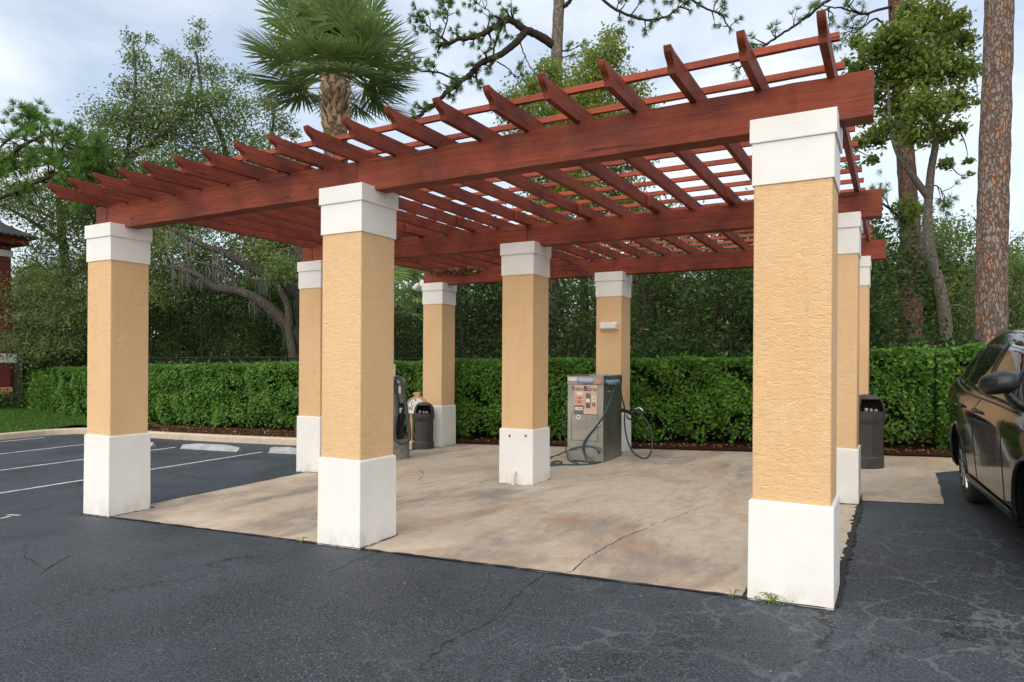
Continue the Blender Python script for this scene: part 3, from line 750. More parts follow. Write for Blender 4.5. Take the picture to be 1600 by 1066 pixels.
# ------------------------------------------------------------------ half round white sign
sp = at_y(652, 645, 6.135); sg = empty('arched_sign', (sp[0], sp[1], float(gz(sp[0], sp[1]))), 0, 'white half round sign with tan rim and brown letters behind the left litter bin', 'sign')
zb_ = sp[2] - sg.location.z
def halfd(r, k=22): return [(r*math.cos(t), zb_ - .02 + r*1.22*math.sin(t)) for t in np.linspace(0, math.pi, k)]
m = MB(); m.prism(halfd(.262), -.02, .02); m.build('board', WHITEP, sg, fix=True)
m = MB(); A, B = halfd(.285), halfd(.255)
V = [(a, y, b) for y in (-.03, .03) for L_ in (A, B) for a, b in L_]; k = len(A)
Fs = []
for i in range(k-1):
    a, b, c, e = i, k+i, 2*k+i, 3*k+i
    Fs += [(a, a+1, b+1, b), (c, e, e+1, c+1), (a, c, c+1, a+1), (b, b+1, e+1, e)]
m.add(V, Fs); m.build('rim', TANP, sg, fix=True)
m = MB(); m.box((-.055, -.03, zb_+.327), (.06, .03, zb_+.40)); m.build('top_block', TANP, sg, bevel=.004)
m = MB(); m.box((-.20, .022, -.05), (-.14, .07, zb_+.1)); m.build('post', TANP, sg)
text_mesh('lettering', 'W', .12, BROWNI, sg, (-.155, -.0215, zb_+.075), bold=.002)
text_mesh('lettering', 'C', .10, BROWNI, sg, (-.105, -.0215, zb_+.165), bold=.001)
text_mesh('lettering', '8', .07, BROWNI, sg, (-.03, -.0215, zb_+.245), bold=.001)

# ------------------------------------------------------------------ litter bins
def bin_(loc, rz, label, r=.215, h=.97):
    t = empty('litter_bin', loc, rz, label, 'litter bin', 'brown domed litter bins by the pergola')
    m = MB(); n = 36; prof = [(.93, 0), (.95, .015), (.95, .15), (.90, .165), (.90, .60), (.97, .66), (.985, .70), (.985, .735), (.95, .745)]
    V = []
    for (k, z) in prof:
        for j in range(n):
            a = 2*math.pi*j/n; flute = (1 - .035*(1 if (j % 6) in (0, 1) else 0)) if .16 < z < .61 else 1
            V.append((r*k*flute*math.cos(a), r*k*flute*math.sin(a), h*z))
    k = len(prof); Fs = [(i*n+j, i*n+(j+1) % n, (i+1)*n+(j+1) % n, (i+1)*n+j) for i in range(k-1) for j in range(n)] + [tuple(range(n))[::-1], tuple((k-1)*n+j for j in range(n))]
    m.add(V, Fs); m.build('body', BROWN, t, bevel=.003)
    # domed hood with a real opening to the front (-y)
    m = MB(); lat = 14; th_ = np.linspace(0, math.pi/2, lat+1); V = []
    H0, HD = .745*h, .255*h
    def dome(rr, s):
        return [[(rr*min(1, math.cos(t)**.62)*math.cos(2*math.pi*j/n), rr*min(1, math.cos(t)**.62)*math.sin(2*math.pi*j/n), H0 + HD*s*math.sin(t)) for j in range(n)] for t in th_]
    def hole(j, i): 
        a = 2*math.pi*(j+.5)/n; dx = abs((a - 1.5*math.pi + math.pi) % (2*math.pi) - math.pi)
        return dx < .85 and 1 <= i <= 7
    O, I = dome(r*.99, 1.0), dome(r*.93, .94)
    V = [p for L_ in O for p in L_] + [p for L_ in I for p in L_]; off = (lat+1)*n; Fs = []
    for i in range(lat):
        for j in range(n):
            if hole(j, i): continue
            j2 = (j+1) % n
            Fs += [(i*n+j, i*n+j2, (i+1)*n+j2, (i+1)*n+j), (off+i*n+j, off+(i+1)*n+j, off+(i+1)*n+j2, off+i*n+j2)]
            for (jj, ii, e) in (((j-1) % n, i, (i*n+j, (i+1)*n+j)), (j2, i, ((i+1)*n+j2, i*n+j2)), (j, i-1, (i*n+j2, i*n+j)), (j, i+1, ((i+1)*n+j, (i+1)*n+j2))):
                if hole(jj, ii): Fs.append((e[0], e[1], off+e[1], off+e[0]))
    m.add(V, Fs); m.build('dome_lid', BROWN, t, smooth=False)
    m = MB(); m.lathe([(r*.86, H0-.05), (r*.80, H0+.03), (0, H0+.02)], (0, 0, 0), 24); lin = m.build('bin_liner', BLACK, t)
    m = MB()
    for q in ((-.07, -.12, .05), (.0, -.10, .04), (.06, -.11, .035)): m.lathe([(0, -.03), (.016, -.02), (.024, .01), (.014, .02), (0, .024)], (q[0], q[1], H0+q[2]), 7)
    m.build('rubbish', STOPM, t)
    return t
p = gnd(1354, 732); bin_((p[0], p[1]+.1, p[2]), R(28), 'brown domed litter bin on the concrete just right of the pergola columns')
p = gnd(660, 703); bin_((p[0]-.06, p[1]+.13, p[2]), R(32), 'brown domed litter bin in front of the back left column by the vacuum', .20, .89)

# ------------------------------------------------------------------ wheel stops
def wheel_stop(x0, x1, y, label, chip=False):
    m = MB(); n = 12 if chip else 4; V = []
    for i in range(n+1):
        x = x0 + (x1-x0)*i/n; z = float(gz(x, y)); e = .035 if i in (0, n) else 0
        j = (lambda: rng.normal(0, .011)) if chip else (lambda: rng.normal(0, .002))
        for (a, b) in ((-.075, 0), (-.065+e, .05-e*.3), (-.04+e, .115-e), (.04-e, .115-e), (.075, 0)): V.append((x, y+a+(0 if b == 0 else j()), z+.004+(0 if b == 0 else b + j())))
    Fs = [(i*5+k, (i+1)*5+k, (i+1)*5+k+1, i*5+k+1) for i in range(n) for k in range(4)] + [(0, 1, 2, 3, 4), tuple(n*5+k for k in range(5))[::-1]]
    m.add(V, Fs); o = m.build('wheel_stop', STOPM, fix=True, origin=((x0+x1)/2, y, float(gz((x0+x1)/2, y))), bevel=.008)
    tag(o, label, 'wheel stop', 'concrete wheel stops in the parking bays')
wheel_stop(-12.62, -10.86, 4.62, 'whole grey concrete wheel stop in the bay between the front left and front middle columns')
wheel_stop(-10.02, -8.25, 4.66, 'chipped grey concrete wheel stop, its end against the middle left column', True)
wheel_stop(-15.40, -13.62, 4.62, 'grey concrete wheel stop mostly hidden behind the front left column')

# ------------------------------------------------------------------ the parked car (built along its own x axis, nose to +x)
def build_car():
    FR, RR = np.array([1.385, .80]), np.array([1.175, 3.44])     # outer faces of the right-hand wheels on the ground
    dv = FR - RR; WB = 2.68; yaw = math.atan2(dv[1], dv[0])
    TR = .835                                                       # outer tyre face from the centre line
    nx, ny = -math.sin(yaw), math.cos(yaw)                          # left of the nose
    mid = (FR+RR)/2 + np.array([nx, ny])*TR
    zc = float(gz(*mid))
    car = empty('parked_car', (mid[0], mid[1], zc), yaw, 'dark grey green estate car parked at the right edge, cut by the frame', 'car')
    car.rotation_mode = 'XYZ'
    HX = WB/2
    # stations: x, zbottom, belt z, top z, half width low, half width belt, half width roof
    S = [(2.22, .42, .60, .62, .55, .50, .40), (2.15, .27, .70, .74, .72, .70, .55), (1.95, .22, .80, .86, .82, .80, .62), (1.55, .20, .90, .98, .87, .87, .70), (1.25, .20, .97, 1.03, .885, .885, .70),
         (1.02, .20, 1.00, 1.07, .89, .89, .72), (.66, .20, 1.02, 1.30, .89, .895, .66), (.22, .20, 1.04, 1.55, .89, .895, .60), (-.35, .20, 1.06, 1.655, .89, .895, .595), (-.85, .20, 1.09, 1.685, .89, .895, .59),
         (-1.35, .21, 1.13, 1.67, .89, .89, .575), (-1.75, .24, 1.17, 1.61, .885, .88, .555), (-2.02, .30, 1.20, 1.46, .86, .85, .55), (-2.18, .36, 1.16, 1.26, .80, .78, .56), (-2.27, .45, .95, 1.02, .62, .60, .45)]
    V = []; k = 0
    for (x, zb, zl, zt, wl, wb, wr) in S:
        top = max(zt, zl+.02)
        h = [(0, zb), (wl*.7, zb), (wl-.045, zb+.03), (wl-.005, zb+.14), (wl+.002, zb+(zl-zb)*.42), (wb+.012, zb+(zl-zb)*.70), (wb-.004, zl-.05), (wb-.080, zl+.005),
             (wb+(wr-wb)*.55-.012, zl+(top-zl)*.5), (wr-.020, top-.045), (wr-.11, top+.012), (wr*.45, top+.028), (0, top+.034)]
        ring = [(x, -a, z) for a, z in h] + [(x, a, z) for a, z in h[-2:0:-1]]
        k = len(ring); V += ring
    n = len(S); Fs = [(i*k+j, i*k+(j+1) % k, (i+1)*k+(j+1) % k, (i+1)*k+j) for i in range(n-1) for j in range(k)] + [tuple(range(k))[::-1], tuple((n-1)*k+j for j in range(k))]
    m = MB(); m.add(V, Fs); b = m.build('body', CARP, car, smooth=True, fix=True)
    sub = b.modifiers.new('s', 'SUBSURF'); sub.levels = 3; sub.render_levels = 3
    cut = MB()
    for wx in (HX, -HX):
        for s in (-1, 1):
            y0, y1 = sorted((s*.62, s*1.2))
            ang = np.linspace(0, 2*math.pi, 49)[:-1]
            cut.prism([(wx+.415*math.cos(a), .365+.415*math.sin(a)) for a in ang], y0, y1)
    co = cut.build('cutter', CARP, car, fix=True)
    bo = b.modifiers.new('b', 'BOOLEAN'); bo.operation = 'DIFFERENCE'; bo.object = co; bo.solver = 'EXACT'
    bpy.context.view_layer.update(); dg = bpy.context.evaluated_depsgraph_get()
    me = bpy.data.meshes.new_from_object(b.evaluated_get(dg)); b.modifiers.clear(); old = b.data; b.data = me
    bpy.data.objects.remove(co)
    for pl in me.polygons: pl.use_smooth = True
    bm = bmesh.new(); bm.from_mesh(me); bvh = BVHTree.FromBMesh(bm)
    for e in bm.edges:
        if len(e.link_faces) == 2 and e.calc_face_angle(0) > R(35): e.smooth = False
    bm.to_mesh(me); bm.free()
    def side(x, z, s, off):
        hit = bvh.ray_cast(Vector((x, s*2, z)), Vector((0, -s, 0)))
        if hit[0] is None: return Vector((x, s*.6, z))
        return hit[0] + hit[1]*off
    def side_patch(name, quad, s, off, mat, parent, nu=14, nv=8):
        """quad: four (x,z) corners, gridded onto the body side"""
        q = [np.array(p) for p in quad]; V = []
        for i in range(nu+1):
            for j in range(nv+1):
                u, v = i/nu, j/nv; p = (q[0]*(1-u)+q[1]*u)*(1-v) + (q[3]*(1-u)+q[2]*u)*v
                V.append(side(p[0], p[1], s, off))
        V = np.array([tuple(v) for v in V]); f = [(i*(nv+1)+j, (i+1)*(nv+1)+j, (i+1)*(nv+1)+j+1, i*(nv+1)+j+1) for i in range(nu) for j in range(nv)]
        m = MB(); m.add(V, f)
        o = m.build(name, mat, parent, smooth=True); so = o.modifiers.new('t', 'SOLIDIFY'); so.thickness = .004; so.offset = 0
        return o
    def side_line(name, pts, s, r, mat, parent, off=.002):
        P = smooth_path([(a, 0, c) for a, c in pts], 8); P = [tuple(side(p[0], p[2], s, off)) for p in P]
        m = MB(); m.tube(P, r, 6); return m.build(name, mat, parent, smooth=True)
    for s in (-1, 1):
        side_patch('side_window', [(.62, 1.07), (-.36, 1.105), (-.36, 1.545), (.14, 1.50)], s, .004, GLASS, car)
        side_patch('side_window', [(-.44, 1.11), (-1.22, 1.16), (-1.22, 1.555), (-.44, 1.55)], s, .004, GLASS, car)
        side_patch('side_window', [(-1.28, 1.165), (-1.74, 1.225), (-1.60, 1.49), (-1.28, 1.55)], s, .004, GLASS, car)
        side_line('window_trim', [(.74, 1.045), (.1, 1.07), (-.8, 1.095), (-1.4, 1.145), (-1.8, 1.205)], s, .010, PLAST, car)
        for q in ([(.60, .98), (.66, .80), (.64, .45), (.56, .30)], [(-.40, 1.07), (-.41, .8), (-.40, .5), (-.38, .30)], [(-1.18, 1.10), (-1.22, .90), (-1.05, .70), (-.93, .45), (-.90, .32)]):
            side_line('door_gap', q, s, .005, BLACK, car, -.001)
        for wx in (HX, -HX):
            m = MB(); A = [(wx+.425*math.cos(t), .365+.425*math.sin(t)) for t in np.linspace(-.15, math.pi+.15, 30)]
            m.tube([tuple(side(a, max(c, .24), s, -.004)) for a, c in A], .020, 8); m.build('arch_trim', CARP, car, smooth=True)
        side_patch('sill', [(.86, .225), (-.86, .225), (-.86, .36), (.86, .36)], s, .012, PLAST, car)
        for hx in (-.24, -1.02):
            a = side(hx, 1.0, s, .0)
            m = MB(); m.tube(smooth_path([(hx-.11, a.y+s*.004, .985), (hx-.08, a.y+s*.034, .99), (hx+.06, a.y+s*.036, .985), (hx+.10, a.y+s*.004, .98)]), .014, 8); m.build('door_handle', CARP, car, smooth=True)
        # mirror: stalk and shell
        a = side(.80, 1.08, s, 0)
        m = MB(); m.tube(smooth_path([(.78, a.y-s*.01, 1.08), (.80, a.y+s*.05, 1.13), (.81, a.y+s*.10, 1.19)]), [.035]*5+[.03]*4+[.028]*4, 10); mir = m.build('mirror', PLAST, car, smooth=True)
        m = MB(); c = Vector((.83, a.y+s*.14, 1.265)); Vv = []
        prof_ = [(-1, .70, .62), (-.8, .92, .86), (-.4, 1.0, 1.0), (.1, .95, .98), (.6, .72, .82), (.9, .42, .55), (1, .18, .25)]
        ang = np.linspace(0, 2*math.pi, 25)[:-1]
        for (u, ky, kz) in [(-.9, .55, .5)]+prof_:
            for t in ang:
                ct, st_ = math.cos(t), math.sin(t)
                sy = math.copysign(abs(ct)**.75, ct); sz = math.copysign(abs(st_)**.75, st_)
                Vv.append((c.x+u*.105, c.y+s*(.125*sy*ky - .012*u), c.z+.082*sz*kz - .018*sy*ky))
        nn = 24; ff = [(i*nn+j, i*nn+(j+1) % nn, (i+1)*nn+(j+1) % nn, (i+1)*nn+j) for i in range(7) for j in range(nn)]+[tuple(range(nn))[::-1], tuple(7*nn+j for j in range(nn))]
        m.add(Vv, ff); m.build('mirror_shell', PLAST, mir, smooth=True, fix=True)
        # lamps
        side_patch('tail_lamp', [(-1.80, 1.02), (-2.10, .98), (-2.10, 1.14), (-1.80, 1.13)], s, .006, TAIL, car)
        side_patch('headlight', [(1.62, .74), (2.06, .66), (2.06, .76), (1.62, .84)], s, .006, LAMPC, car)
    # front and rear glass, grille, plate by casting along x
    def end_patch(name, ys, zs, s, off, mat, shrink=0.0):
        V = []
        for i, y in enumerate(np.linspace(-1, 1, 15)):
            for z in np.linspace(zs[0], zs[1], 9):
                t = (z-zs[0])/(zs[1]-zs[0]); yy = y*(ys[0]*(1-t)+ys[1]*t)
                hit = bvh.ray_cast(Vector((s*4, yy, z)), Vector((-s, 0, 0)))
                V.append(hit[0]+hit[1]*off if hit[0] else Vector((s*2, yy, z)))
        V = np.array([tuple(v) for v in V]); f = [(i*9+j, (i+1)*9+j, (i+1)*9+j+1, i*9+j+1) for i in range(14) for j in range(8)]
        m = MB(); m.add(V, f); o = m.build(name, mat, car, smooth=True); so = o.modifiers.new('t', 'SOLIDIFY'); so.thickness = .004; so.offset = 0
    end_patch('windscreen', (.74, .58), (1.13, 1.58), 1, .004, GLASS)
    end_patch('rear_window', (.66, .52), (1.26, 1.55), -1, .004, GLASS)
    end_patch('grille', (.46, .52), (.50, .68), 1, .006, BLACK)
    end_patch('number_plate', (.25, .25), (.74, .84), -1, .01, WHITEP)
    # dark underside and inner arches
    m = MB(); m.box((-1.95, -.55, .22), (1.9, .55, .5)); m.build('underbody', BLACK, car)
    # wheels
    def wheel(wx, s):
        m = MB(); R0 = .362; w = .225
        pr = [(.225, -w/2+.02), (.30, -w/2), (.335, -w/2+.006), (R0-.004, -w/2+.03), (R0, -w/4), (R0, w/4), (R0-.004, w/2-.03), (.335, w/2-.006), (.30, w/2), (.225, w/2-.02)]
        m.lathe(pr, (0, 0, 0), 44)
        V_ = np.concatenate(m.v)
        m.v = [np.column_stack([V_[:,0], -V_[:,2], V_[:,1]])]
        root = empty('wheel', (wx, s*(TR-w/2), .362)); root.parent = car; root.location = (wx, s*(TR-w/2), .362)
        m.build('tyre', RUBBER, root, smooth=True, fix=True)
        m = MB(); ang = np.linspace(0, 2*math.pi, 41)[:-1]
        yo = s*(w/2-.012); yi = s*(w/2-.055)
        for j in range(40):
            a, b_ = ang[j], ang[(j+1) % 40]
            m.add([(.205*math.cos(a), yi, .205*math.sin(a)), (.205*math.cos(b_), yi, .205*math.sin(b_)), (.235*math.cos(b_), yo, .235*math.sin(b_)), (.235*math.cos(a), yo, .235*math.sin(a))], [(0,1,2,3)])
        for k_ in range(5):
            t = 2*math.pi*k_/5 + .3
            for dt in (-.17, .17):
                a1, a2 = t+dt*1.2, t+dt*.6
                P0 = np.array([.05*math.cos(a1), yo*.92, .05*math.sin(a1)]); P1 = np.array([.222*math.cos(a2+dt), yo, .222*math.sin(a2+dt)])
                m.tube([P0, (P0+P1)/2+[0, s*.006, 0], P1], [.020, .016, .019], 8)
        m.lathe([(0, -.02), (.065, -.02), (.06, .015), (0, .02)], (0, 0, 0), 20)
        hub = m.v[-1]; m.v[-1] = np.column_stack([hub[:,0], s*(w/2-.03)+hub[:,2]*s, hub[:,1]])
        m.build('rim', ALLOY, root, fix=True)
        m = MB(); m.lathe([(.0, -.01), (.20, -.01), (.20, .01), (0, .01)], (0,0,0), 30); q = m.v[-1]; m.v[-1] = np.column_stack([q[:,0], s*.02+q[:,2], q[:,1]]); m.build('brake_disc', GREYB, root)
    for wx in (HX, -HX):
        for s in (-1, 1): wheel(wx, s)
    # tilt with the ground
    X_ = Vector((math.cos(yaw), math.sin(yaw), GX*math.cos(yaw)+GY*math.sin(yaw))).normalized(); Z_ = Vector((-GX, -GY, 1)).normalized(); Y_ = Z_.cross(X_)
    car.rotation_euler = Matrix((X_, Y_, Z_)).transposed().to_euler()
    return car
build_car()
#@@PART3
# ------------------------------------------------------------------ plants: helpers
def B(u, v, D, r, rv=None):
    return (at(u, v, D), np.array([r, r, rv or r]) * D / F)

def limb(mb, pts, r0, r1, n=8, k=6, wob=.06, jit=0.0):
    P = smooth_path(pts, k)
    if jit: P = P + rng.normal(0, jit, P.shape) * np.linspace(0, 1, len(P))[:, None]
    mb.tube(P, np.linspace(r0, r1, len(P)), n, True, wob); return P

def nearest(paths, q):
    best = None
    for P in paths:
        d = np.linalg.norm(P - q, axis=1); i = d.argmin()
        if best is None or d[i] < best[0]: best = (d[i], P[i])
    return best[1]

def twigs(mb, paths, blobs, r=.02, per=2):
    new = []
    for c, rad in blobs:
        rad = np.broadcast_to(rad, 3)
        for _ in range(per):
            e = c + unit(rng.normal(size=3)) * rad * rng.uniform(.2, .9)
            s = nearest(paths + new, c); L_ = np.linalg.norm(e - s)
            if L_ < .05: continue
            mid = (s+e)/2 + rng.normal(0, .10*L_, 3)
            P = smooth_path([s, mid, e], 5); mb.tube(P, np.linspace(min(r*2.2, r + .006*L_), r*.35, len(P)), 5, False)
            new.append(P)

def tree(name, label, cat, base, limbs, blobs, nleaf, size, lm, bm_, group=None, tw=.018, per=2, n=10, asp=.5, moss=None, thin=True):
    root = empty(name, base, 0, label, cat, group); o3 = np.array(base, float)
    mb = MB(); paths = []
    for pts, r0, r1 in limbs: paths.append(limb(mb, pts, r0, r1, n))
    if tw: twigs(mb, paths, blobs, tw, per)
    t = mb.build('trunk', bm_, root, smooth=True); t.location = -Vector(o3)
    C = in_blobs(blobs, nleaf); s = rng.uniform(.7, 1.3, nleaf) * size
    c = leaf_mesh('crown', leaf_quads(C, s, asp, (0, 0, 1), .5), lm, root); c.location = -Vector(o3)
    if moss is not None and len(moss):
        V = []
        for q, L_, nn in moss:
            for _ in range(nn):
                p = np.array(q) + rng.normal(0, .09, 3) * [1, 1, .3]; l = L_*rng.uniform(.35, 1); k = 5; w = rng.uniform(.006, .016); a = rng.uniform(0, math.pi)
                d = np.array([math.cos(a), math.sin(a), 0])
                for i in range(k):
                    z0, z1 = -l*i/k, -l*(i+1)/k; j0, j1 = np.array([.02*math.sin(i*1.7+a*9), .02*math.cos(i*2.1+a*7), z0]), np.array([.02*math.sin((i+1)*1.7+a*9), .02*math.cos((i+1)*2.1+a*7), z1])
                    ww0, ww1 = w*(1-i/k)+.002, w*(1-(i+1)/k)+.002
                    V += [p+j0-d*ww0, p+j0+d*ww0, p+j1+d*ww1, p+j1-d*ww1]
        mo = leaf_mesh('moss', np.array(V), L_MOSS, root); mo.location = -Vector(o3)
    return root

def needles(C, Dr, n, L, w, spread=.9):
    m = len(C); C = np.repeat(C, n, 0); Dr = np.repeat(Dr, n, 0)
    d = unit(unit(rng.normal(size=C.shape))*spread + Dr); l = L*rng.uniform(.6, 1.1, (len(C), 1))
    s = unit(np.cross(d, rng.normal(size=C.shape))) * w * .5
    c0 = C + d*.01; tip = C + d*l - np.array([0, 0, 1])*l*l*.35
    return np.stack([c0 - s*.6, c0 + s*.6, c0*.4+tip*.6 + s, tip - s*.1], 1).reshape(-1, 3)

def pine(name, label, base, trunk, r0, r1, branches, tufts_extra, lm, bm_, L=.22, nn=42, w=.012, group=None, side=1.0, tn=16, high=None):
    root = empty(name, base, 0, label, 'pine tree', group); o3 = Vector(base)
    mb = MB(); limb(mb, trunk, r0, r1, tn, 10, .05); t = mb.build('trunk', bm_, root, smooth=True); t.location = -o3
    mb = MB(); C, Dn = [], []
    for pts, a, b, ns in branches:
        P = limb(mb, pts, a, b, 7, 7, .08, .02)
        m = len(P)
        for k in range(ns):
            i = int(m*rng.uniform(.28, .99)); i = min(i, m-1)
            d0 = unit(P[min(i+1, m-1)] - P[max(i-1, 0)]); d = unit(d0*.6 + rng.normal(0, .65, 3) + np.array([0, 0, .25])); ln = rng.uniform(.35, 1.0)*side*(1-.4*i/m)
            e = P[i] + d*ln; mid = (P[i]+e)/2 + rng.normal(0, .08*ln, 3) - np.array([0, 0, .05*ln])
            Q = smooth_path([P[i], mid, e], 5); mb.tube(Q, np.linspace(b*.9+.008, .006, len(Q)), 5, False)
            for q in ((1.0, 6) if rng.random() < .5 else (1.0,)):
                pass
            C.append(Q[-1]); Dn.append(unit(Q[-1]-Q[-3]))
            if rng.random() < .7: C.append(Q[-4]); Dn.append(unit(Q[-1]-Q[-5] + rng.normal(0, .3, 3)*ln))
            if rng.random() < .5:
                e2 = Q[5] + unit(d + rng.normal(0, .8, 3))*ln*.5; mb.tube([Q[5], e2], [.008, .005], 5, False); C.append(e2); Dn.append(unit(e2-Q[5]))
        C.append(P[-1]); Dn.append(unit(P[-1]-P[-3]))
    for c, d in tufts_extra: C.append(np.array(c)); Dn.append(unit(np.array(d, float)))
    bo = mb.build('branches', B_DARK, root, smooth=True); bo.location = -o3
    V = needles(np.array(C), np.array(Dn), nn, L, w); c = leaf_mesh('needles', V, lm, root); c.location = -o3
    return root

def high_crown(top, n=10, r=2.2):
    """branches for the part of a pine above the frame"""
    out = []
    for k in range(n):
        a = rng.uniform(0, 2*math.pi); z = rng.uniform(-1.5, 2.5); l = r*rng.uniform(.6, 1.1)
        p = np.array(top) + [0, 0, z]; e = p + [l*math.cos(a), l*math.sin(a), rng.uniform(.1, .7)]
        out.append(([p, (p+e)/2 + [0, 0, .15], e], .05, .02, 9))
    return out

def on_ground(u, D, dz=-.08):
    p = at(u, 560, D); return np.array([p[0], p[1], float(gz(p[0], p[1])) + dz])

# ------------------------------------------------------------------ cabbage palms
def frond(mb, hub, az, el, Lp, Lb, nb=40, droop=.5):
    ca, sa = math.cos(az), math.sin(az); rad = np.array([ca, sa, 0]); upv = np.array([0, 0, 1.0]); sd = np.array([-sa, ca, 0])
    P = []
    for t in np.linspace(0, 1, 6):
        e = el - droop*.35*t
        P.append(hub + (rad*math.cos(e) + upv*math.sin(e))*Lp*t - upv*.10*Lp*t*t)
    mb.tube(P, np.linspace(.028, .014, 6), 5, False)
    tip = P[-1]; ax = unit(P[-1]-P[-2]); nrm = unit(np.cross(sd, ax)); nrm = nrm if nrm[2] > -.3 else nrm
    axf = unit(ax*.72 - nrm*.70); nrf = unit(nrm*.72 + ax*.70)
    V = []
    for i in range(nb):
        f = -1 + 2*i/(nb-1); ph = f*R(118) + rng.normal(0, .02)
        costa = tip + ax*.22*Lb*(1-abs(f)) - upv*.06*(1-abs(f))
        d = unit(axf*math.cos(ph) + sd*math.sin(ph) + nrf*(.22 - .12*abs(f)) + rng.normal(0, .03, 3)); ln = Lb*(1 - .30*abs(f)**1.5)*rng.uniform(.9, 1.05)
        s_ = unit(np.cross(d, nrf)); wmax = .024*Lb/1.1 + .004
        dr = droop*rng.uniform(.55, 1.25)
        pts, ws = [], []
        for t, ww in ((.0, .25), (.3, .75), (.55, 1.0), (.78, .75), (1.0, .06)):
            pts.append(costa + d*ln*t - upv*dr*ln*.55*max(0, t-.25)**1.7); ws.append(ww*wmax)
        for k in range(4):
            V += [pts[k]-s_*ws[k], pts[k]+s_*ws[k], pts[k+1]+s_*ws[k+1], pts[k+1]-s_*ws[k+1]]
    mb.add(np.array(V), np.arange(len(V)).reshape(-1, 4).tolist())

def palm(label, base, hub, rt, fr, Lp, Lb, boots=True, seed=0):
    root = empty('cabbage_palm', base, 0, label, 'palm tree'); o3 = Vector(base)
    mb = MB(); b = np.array(base, float); h = np.array(hub, float)
    limb(mb, [b, b*.6+h*.4+[.05, 0, 0], h-[0, 0, .9], h-[0, 0, .2]], rt*1.05, rt, 16, 8, .06)
    t = mb.build('trunk', B_BOOT, root, smooth=True); t.location = -o3
    if boots:
        mb = MB()
        for k in range(95):
            a = k*2.399; z = -1.75 + 1.75*(k/95); c = h + [rt*.85*math.cos(a), rt*.85*math.sin(a), z]
            out = np.array([math.cos(a), math.sin(a), 0]); tg = np.array([-math.sin(a), math.cos(a), 0]) * rng.choice([-1, 1]); ln = rng.uniform(.24, .42)
            p1 = c + out*.10 + tg*.03 + [0, 0, ln*.5]; p2 = c + out*.18 + tg*rng.uniform(-.05, .16) + [0, 0, ln]
            s0 = tg*.085; s1 = tg*.05; s2 = tg*.026; q = out*.022
            mb.add([c-s0, c+s0, p1+s1, p1-s1, p2+s2, p2-s2, c-s0-q, c+s0-q, p1+s1-q, p1-s1-q, p2+s2-q, p2-s2-q], [(0,1,2,3), (3,2,4,5), (7,6,9,8), (8,9,11,10), (0,3,9,6), (3,5,11,9), (1,7,8,2), (2,8,10,4), (5,4,10,11)])
        t = mb.build('boots', BOOT, root); t.location = -o3
    for k in range(fr):
        q = (k+.5)/fr; el = R(86 - 106*q**.95) + rng.normal(0, .07); az = k*2.39996 + rng.normal(0, .12)
        mb = MB(); frond(mb, h + rng.normal(0, .04, 3), az, el, Lp*rng.uniform(.85, 1.1)*(.75+.35*math.sin(math.pi*min(1, q+.15))), Lb*rng.uniform(.9, 1.08), 40, .12 + .34*q)
        t = mb.build('frond', L_PALM, root); t.location = -o3
palm('tall cabbage palm with round crown and criss cross boots rising behind the pergola', on_ground(524, 18.3), at(524, 108, 18.3), .30, 64, 1.35, 1.15)
palm('low young cabbage palm with drooping fronds in the shade behind the back left column', on_ground(606, 17.4), at(606, 462, 17.4), .17, 22, .9, .95, False)

# ------------------------------------------------------------------ pines
b5 = on_ground(1549, 12.5)
pine('pine_tree', 'large straight pine trunk with orange flaking bark behind the car', b5, [b5, at(1549.5, 420, 12.5), at(1555, 210, 12.5), at(1562, 0, 12.5), at(1568, -220, 12.5), at(1572, -420, 12.5)], .262, .20,
     high_crown(at(1570, -330, 12.5)), [], L_PINE, B_PINE, tn=26)
b6 = on_ground(1424, 20)
br = [([at(1398, -60, 20), at(1340, -22, 19.7), at(1292, 2, 19.4), at(1252, 33, 19.2), at(1215, 58, 19), at(1186, 78, 18.9), at(1152, 108, 18.8)], .055, .018, 16),
      ([at(1395, 10, 20), at(1375, 15, 19.6), at(1345, 22, 19.4), at(1315, 12, 19.3), at(1288, 14, 19.2)], .045, .016, 12),
      ([at(1395, 60, 20), at(1370, 30, 19.8), at(1345, 45, 19.6), at(1318, 60, 19.5)], .035, .012, 7),
      ([at(1420, 355, 20), at(1395, 330, 19.7), at(1370, 312, 19.6), at(1350, 300, 19.5)], .05, .015, 6),
      ([at(1421, 300, 20), at(1460, 290, 19.8), at(1480, 310, 19.7)], .03, .01, 5)]
pine('pine_tree', 'tall pine with red brown bark and an air plant on its trunk', b6, [b6, at(1424, 430, 20), at(1419, 310, 20), at(1412, 200, 20), at(1402, 40, 20), at(1396, -140, 20), at(1392, -300, 20)], .29, .17,
     br + high_crown(at(1394, -260, 20), 7), [(at(1480, 320, 19.7)+rng.normal(0, .12, 3), rng.normal(size=3)+[0,0,.3]) for _ in range(9)] + [(at(1365, 300, 19.6)+rng.normal(0, .25, 3), rng.normal(size=3)) for _ in range(12)], L_PINE, B_PINED, tn=22, side=.9)
b7 = on_ground(863, 24)
